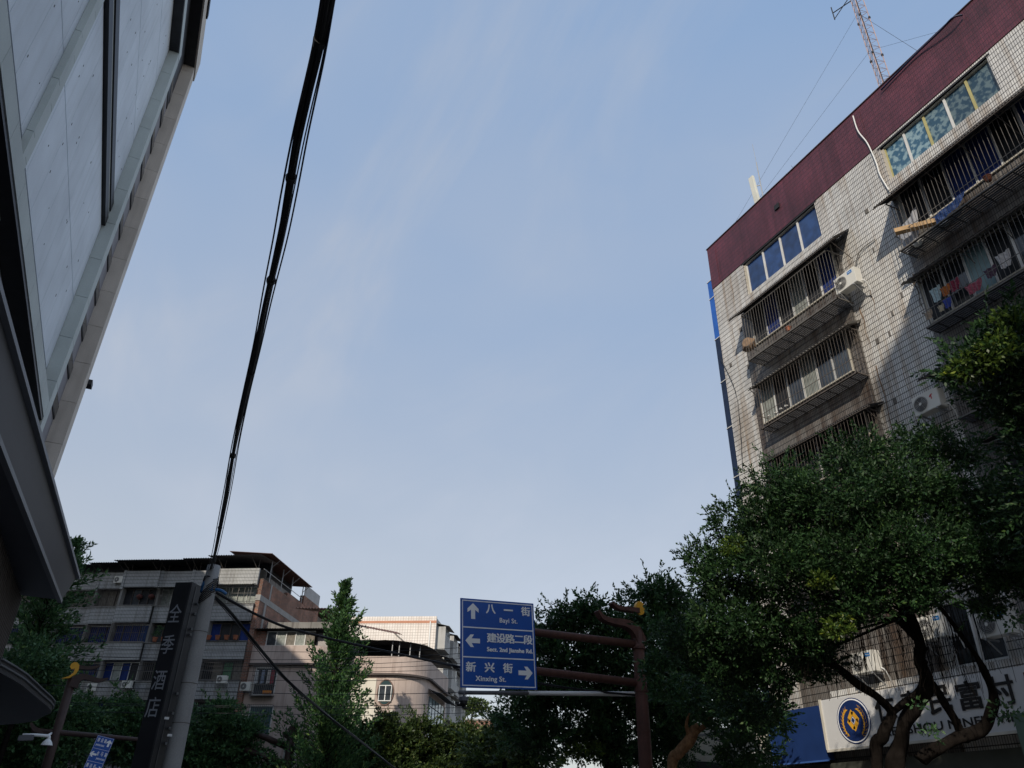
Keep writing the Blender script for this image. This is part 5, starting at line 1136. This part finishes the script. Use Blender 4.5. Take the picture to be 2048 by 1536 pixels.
# big ficus in front of the bank
w0 = 15.2
B0 = W(1790, 1536, w0); G0 = Vector((B0.x, B0.y, 0))
fic = thing('ficus_tree', 'large dark glossy ficus with forked black trunks in front of the bank sign', 'tree', G0)
trunk(fic, [(G0, .4), (Vector((G0.x, G0.y, 1.5)), .30), (W(1795, 1520, w0), 0.161), (W(1812, 1450, w0), 0.134), (W(1850, 1385, w0), 0.116), (W(1840, 1300, w0), 0.112), (W(1815, 1230, w0), 0.098), (W(1800, 1150, w0), 0.067)], M_bark)
trunk(fic, [(Vector((G0.x-.3, G0.y, .8)), .24), (W(1752, 1520, w0), 0.108), (W(1765, 1470, w0), 0.098), (W(1785, 1420, w0), 0.090), (W(1720, 1370, w0), 0.076), (W(1670, 1335, w0), 0.063), (W(1610, 1290, w0), 0.045)], M_bark, 'limb')
trunk(fic, [(W(1785, 1425, w0), 0.090), (W(1840, 1380, w0), 0.076), (W(1850, 1320, w0), 0.071)], M_bark, 'limb')
trunk(fic, [(W(1840, 1520, w0), 0.134), (W(1900, 1480, w0), 0.134), (W(1960, 1460, w0-.2), 0.126), (W(1985, 1420, w0-.3), 0.108), (W(1985, 1380, w0-.3), 0.071), (W(1950, 1310, w0-.3), 0.049), (W(1900, 1240, w0-.3), 0.040), (W(1840, 1170, w0), 0.031)], M_bark, 'limb')
trunk(fic, [(W(1930, 1480, w0), 0.090), (W(1885, 1400, w0), 0.071), (W(1850, 1350, w0), 0.059)], M_bark, 'limb')
trunk(fic, [(W(1850, 1300, w0), 0.067), (W(1780, 1220, w0), 0.063), (W(1700, 1120, w0), 0.045)], M_bark, 'limb')
FL = [lobe(*q) for q in ((1560, 970, 16, 62), (1500, 1060, 16, 85), (1420, 1125, 16.2, 55), (1465, 1170, 15.6, 80), (1600, 1040, 15.6, 90), (1720, 930, 15.8, 75), (1840, 900, 15.8, 62), (1930, 915, 15.5, 45), (1690, 1010, 15, 110), (1810, 1000, 15, 100), (1910, 1010, 14.8, 85), (1990, 1030, 14.5, 90),
                       (1560, 1150, 15, 110), (1700, 1130, 14.6, 110), (1830, 1110, 14.4, 110), (1950, 1130, 14.2, 100), (2040, 1150, 14, 90), (1480, 1260, 15.2, 100), (1600, 1265, 15.2, 100), (1540, 1345, 15.4, 75), (1450, 1345, 15.6, 75), (1720, 1215, 14.4, 70), (1840, 1195, 14.2, 55), (1630, 1330, 15.6, 60), (1390, 1290, 15.6, 70), (1980, 1215, 14.2, 40), (2040, 1060, 14, 60), (1500, 1430, 16, 60))]
FL = [(c_, r_*.86) for c_, r_ in FL]
make_crown(FL, 150000, leafF, fic, .085, .040, sub=.25, flat=.70, inner=.30)
make_crown([lobe(1465, 1095, 15.2, 26), lobe(1680, 1255, 14.0, 30), lobe(1640, 1165, 14, 24)], 2200, leafB, fic, .085, .04, name='young_leaves', inner=.1)
twigs(FL[:20], 5, .012, fic, M_bark, W(1815, 1230, w0))
b = MB()
for k in range(240):
    px = rng.choice([1800, 1840, 1870, 1905, 1930, 1620, 1700, 1660, 1760])+rng.normal()*22; py = 1190+rng.random()*90; a = W(px, py, w0+rng.uniform(-.3, .6)); L_ = rng.uniform(.5, 1.5)
    b.path([a, a+Vector((rng.normal()*.06, 0, -L_*.5)), a+Vector((rng.normal()*.12, 0, -L_))], .005, 3, cap=False)
b.build('aerial_roots', M_bark, fic, kind='stuff')
SP = [lobe(1838, 1410, 14.6, 16), lobe(1860, 1470, 14.6, 22), lobe(2000, 1420, 14.4, 24), lobe(2030, 1430, 14.4, 20), lobe(2030, 1240, 14.2, 26)]
make_crown(SP, 420, leafL, fic, .10, .05, name='sprigs', inner=0)
# neighbour ficus reaching in from the right edge
w1 = 10.5
f2 = thing('ficus_tree', 'bright edged ficus branches reaching in from the right edge above the big tree', 'tree', (12.6, 4.2, 0))
F2 = [lobe(1985, 655, w1, 36), lobe(2030, 640, w1, 45), lobe(1945, 725, w1, 50), lobe(2010, 730, w1, 70), lobe(1920, 748, w1, 34), lobe(2040, 800, w1, 60), lobe(1980, 790, w1, 45), lobe(2080, 700, w1, 90), lobe(2030, 862, w1, 26), lobe(2120, 860, w1, 100), lobe(2150, 760, w1, 120), lobe(2200, 1000, w1, 160), lobe(2260, 850, w1, 170)]
make_crown(F2, 30000, leafF, f2, .085, .042, sub=.32, inner=.3); make_crown([lobe(1950, 735, w1-.2, 40), lobe(2020, 640, w1-.2, 34), lobe(1905, 752, w1, 16), lobe(2000, 700, w1-.3, 40)], 1700, leafB, f2, .085, .04, name='young_leaves', inner=.1)
trunk(f2, [(Vector((12.6, 4.2, 0)), .4), (Vector((12.5, 4.4, 3)), .34), (W(2200, 900, w1), .2), (W(2060, 760, w1), .09), (W(1960, 740, w1), .03)], M_bark); twigs(F2[:9], 5, .01, f2, M_bark, W(2100, 780, w1))
M2 = [lobe(2030, 1300, 13.0, 24)]
# dark ficus behind the gantry
w2 = 26.0
f3 = thing('ficus_tree', 'dark round ficus behind the big blue sign and brown gantry', 'tree', (16.0, 25.0, 0))
F3 = [lobe(*q) for q in ((1130, 1240, w2, 42), (1090, 1280, w2, 45), (1180, 1225, w2, 38), (1200, 1270, w2, 70), (1120, 1320, w2, 75), (1310, 1190, w2, 42), (1290, 1230, w2, 60), (1350, 1210, w2, 55), (1340, 1290, w2, 85), (1240, 1330, w2, 85), (1150, 1390, w2, 80), (1060, 1400, w2, 50), (1040, 1360, w2+1, 40), (1270, 1420, w2, 85), (1180, 1460, w2, 80), (1080, 1470, w2, 70), (1360, 1400, w2, 80), (1340, 1470, w2+1, 45), (1240, 1500, w2, 50), (1440, 1370, w2, 80), (1015, 1440, w2+1, 30), (1318, 1255, 20.4, 26), (1322, 1325, 20.4, 32), (1316, 1385, 20.2, 26), (1290, 1345, 20.0, 14))]
make_crown(F3, 95000, leafM, f3, .14, .07, sub=.28, inner=.3, spray=.22); trunk(f3, [(Vector((16, 25, 0)), .4), (Vector((15.7, 25, 3)), .35), (W(1200, 1400, w2), .2)], M_bark); twigs(F3[:12], 4, .02, f3, M_bark, W(1200, 1400, w2))
make_crown([lobe(1165, 1490, w2-1, 34), lobe(1150, 1512, w2-1, 30)], 900, leafB, f3, .14, .07, name='young_leaves', inner=.1)
# leaning mottled trunk
f4 = thing('plane_tree', 'tree with leaning mottled orange brown trunk right of the gantry pole', 'tree', Vector((W(1340, 1560, 21.5).x-.6, W(1340, 1560, 21.5).y, 0)))
trunk(f4, [(ROOT[f4.name].translation.copy(), .2), (W(1342, 1545, 21.5), .135), (W(1362, 1505, 21.5), .14), (W(1386, 1466, 21.5), .125), (W(1392, 1452, 21.5), .09)], M_barkl, wob=.5); trunk(f4, [(W(1386, 1468, 21.5), .09), (W(1412, 1450, 21.6), .06), (W(1428, 1425, 21.7), .04)], M_barkl, 'limb'); trunk(f4, [(W(1380, 1472, 21.5), .08), (W(1372, 1450, 21.5), .04), (W(1378, 1425, 21.5), .03)], M_barkl, 'limb')
F4 = [lobe(1330, 1500, 27, 60), lobe(1300, 1530, 27, 50), lobe(1360, 1440, 25, 40), lobe(1470, 1400, 20, 50), lobe(1490, 1460, 21, 60), lobe(1500, 1520, 21, 55), lobe(1395, 1395, 22, 60), lobe(1440, 1330, 19, 70), lobe(1530, 1440, 19.5, 50)]
make_crown(F4, 24000, leafM, f4, .12, .06, sub=.32, inner=.3)
# lit street trees in a row beyond the junction
rowt = [(690, 1500, 52, 66, 'first'), (770, 1482, 53, 70, 'second'), (850, 1486, 54, 66, 'third'), (925, 1490, 55, 58, 'fourth'), (985, 1500, 56, 50, 'fifth')]
for k, (px, py, w_, rp, nm) in enumerate(rowt):
    c = W(px, py, w_); t = thing('street_tree', '%s sunlit olive green tree from the left under the oval windowed building' % nm, 'tree', (c.x, c.y, 0), group='sunlit trees in a row beyond the junction')
    L_ = [lobe(px, py, w_, rp*.62), lobe(px-rp*.45, py+12, w_-.4, rp*.5), lobe(px+rp*.45, py+8, w_+.4, rp*.5), lobe(px+rng.normal()*8, py-rp*.45, w_, rp*.36), lobe(px+rp*.3, py-rp*.3, w_, rp*.3), lobe(px-rp*.35, py-rp*.28, w_, rp*.32), lobe(px-rp*.2, py+55, w_-.8, rp*.7), lobe(px+rp*.4, py+60, w_-.8, rp*.65)]
    make_crown(L_, 16000, leafH, t, .24, .13, sub=.30, inner=.25, spray=.14); trunk(t, [(Vector((c.x, c.y, 0)), .25), (Vector((c.x, c.y, 3)), .2), (c, .1)], M_bark, n=8)
    P_, D_v = [], []
    for q in range(5):                                     # upright young shoots
        a = W(px+rng.uniform(-.6, .6)*rp, py-rp*.35, w_); hh = rng.uniform(.8, 1.6)
        for s in range(40): z_ = rng.random()*hh; P_.append(a+Vector((rng.normal()*.16*(1-z_/hh*.6), rng.normal()*.16, z_))); D_v.append(Vector((rng.normal()*.6, rng.normal()*.6, .9)))
    leaf_obj('shoots', np.array(P_), unit(np.array(D_v)), np.full(len(P_), .22), np.full(len(P_), .1), leafH, t, kind='stuff')
def conifer(t, base, H, Rm, n, m, L=.28, Wd=.12, z0=.1, seedlean=0, tilt=.35, taper=1.0, lv=34):
    P, D = [], []; b = MB(); b.path([base, base+Vector((0, 0, H*.5)), base+Vector((seedlean, 0, H))], [.22, .14, .02], 8); b.build('trunk', M_bark, t, smooth=True); bb = MB()
    for i in range(n):
        f = z0+(1-z0)*(i+rng.random())/n; z_ = f*H; a = rng.random()*2*math.pi; L_ = Rm*((1-f)**taper*.90+.08)*(1+.75*noise.noise(Vector((math.cos(a)*1.1+7, math.sin(a)*1.1, f*6))))*rng.choice([rng.uniform(.35, .8), rng.uniform(.7, 1.05), rng.uniform(.9, 1.2)]); tl = tilt+rng.normal()*.16+f*.5
        o = base+Vector((seedlean*f, 0, z_)); d = Vector((math.cos(a)*math.cos(tl), math.sin(a)*math.cos(tl), math.sin(tl))); bb.path([o, o+d*L_*.5+Vector((0, 0, -.05*L_)), o+d*L_], [.03, .02, .006], 3, cap=False)
        for s in range(int(lv*max(.35, L_/Rm*1.4))):
            u = rng.random()**.7; q = o+d*L_*u+Vector((0, 0, -.05*L_*math.sin(u*3))); sd = Vector(rng.normal(size=3)); sd = (sd-d*sd.dot(d)).normalized(); P.append(q+sd*rng.random()*.14*(1.3-u)*L_*.6); D.append(d*.7+sd*.7+Vector((0, 0, .25)))
    bb.build('branches', M_bark, t, kind='stuff'); n_ = len(P)
    leaf_obj('foliage', np.array(P), unit(np.array(D)), L*rng.uniform(.6, 1.3, n_), Wd*rng.uniform(.7, 1.2, n_), m, t, kind='stuff')
c = W(668, 1400, 50); tz = atY(690, 1172, c.y).z
cy_ = thing('ginkgo_tree', 'tall narrow green tree with ragged upright branches before the pink building', 'tree', (c.x, c.y, 0))
conifer(cy_, Vector((c.x, c.y, 0)), tz, 4.7, 430, leafC, .25, .12, .08, atY(690, 1172, c.y).x-c.x, .5, .72, 84)
c = W(48, 1330, 50); tz = atY(130, 1085, c.y).z
lt = thing('redwood_tree', 'tall feathery dark green tree behind the canopy at the left edge', 'tree', (c.x, c.y, 0))
conifer(lt, Vector((c.x, c.y, 0)), tz, 5.4, 380, leafL, .34, .12, .15, .3, .1, .5, 90)
for k, (nm, lb, lobes_, tot, m_) in enumerate((
    ('street_tree', 'low dark green tree at the far left edge under the feathery tree', [(60, 1330, 44, 55), (20, 1420, 44, 70), (80, 1400, 45, 60), (150, 1440, 45, 50), (40, 1500, 44, 75), (110, 1500, 44, 60)], 26000, leafL),
    ('street_tree', 'low dark green tree between the left gantry pole and the black sign', [(185, 1435, 50, 48), (235, 1425, 51, 48), (280, 1450, 51, 48), (210, 1490, 50, 65), (270, 1500, 50, 60), (330, 1460, 51, 40), (330, 1510, 51, 50)], 20000, leafL),
    ('street_tree', 'round dark green tree just right of the concrete pole', [(400, 1465, 48, 55), (440, 1450, 48, 48), (480, 1480, 48, 52), (420, 1520, 48, 65), (500, 1520, 48, 45), (380, 1500, 48, 45)], 20000, leafL),
    ('street_tree', 'pale green small tree on the roof beyond the dome camera', [(945, 1408, 100, 16), (960, 1418, 100, 18), (935, 1418, 100, 14)], 900, leafH),
    ('street_tree', 'dark bushy tree at the lower end of the sunlit row beside the big dark tree', [(1010, 1480, 40, 40), (975, 1520, 42, 50), (1060, 1520, 38, 50), (990, 1440, 46, 14)], 12000, leafH))):
    L_ = [lobe(*q) for q in lobes_]; c = L_[0][0]; t = thing(nm, lb, 'tree', (c.x, c.y, 0))
    make_crown(L_, tot, m_, t, .24 if tot > 1000 else .5, .13 if tot > 1000 else .28, sub=.30, inner=.25, spray=.12); trunk(t, [(Vector((c.x, c.y, 0)), .22), (Vector((c.x, c.y, max(2, c.z*.5))), .16), (c, .08)], M_bark, n=8)
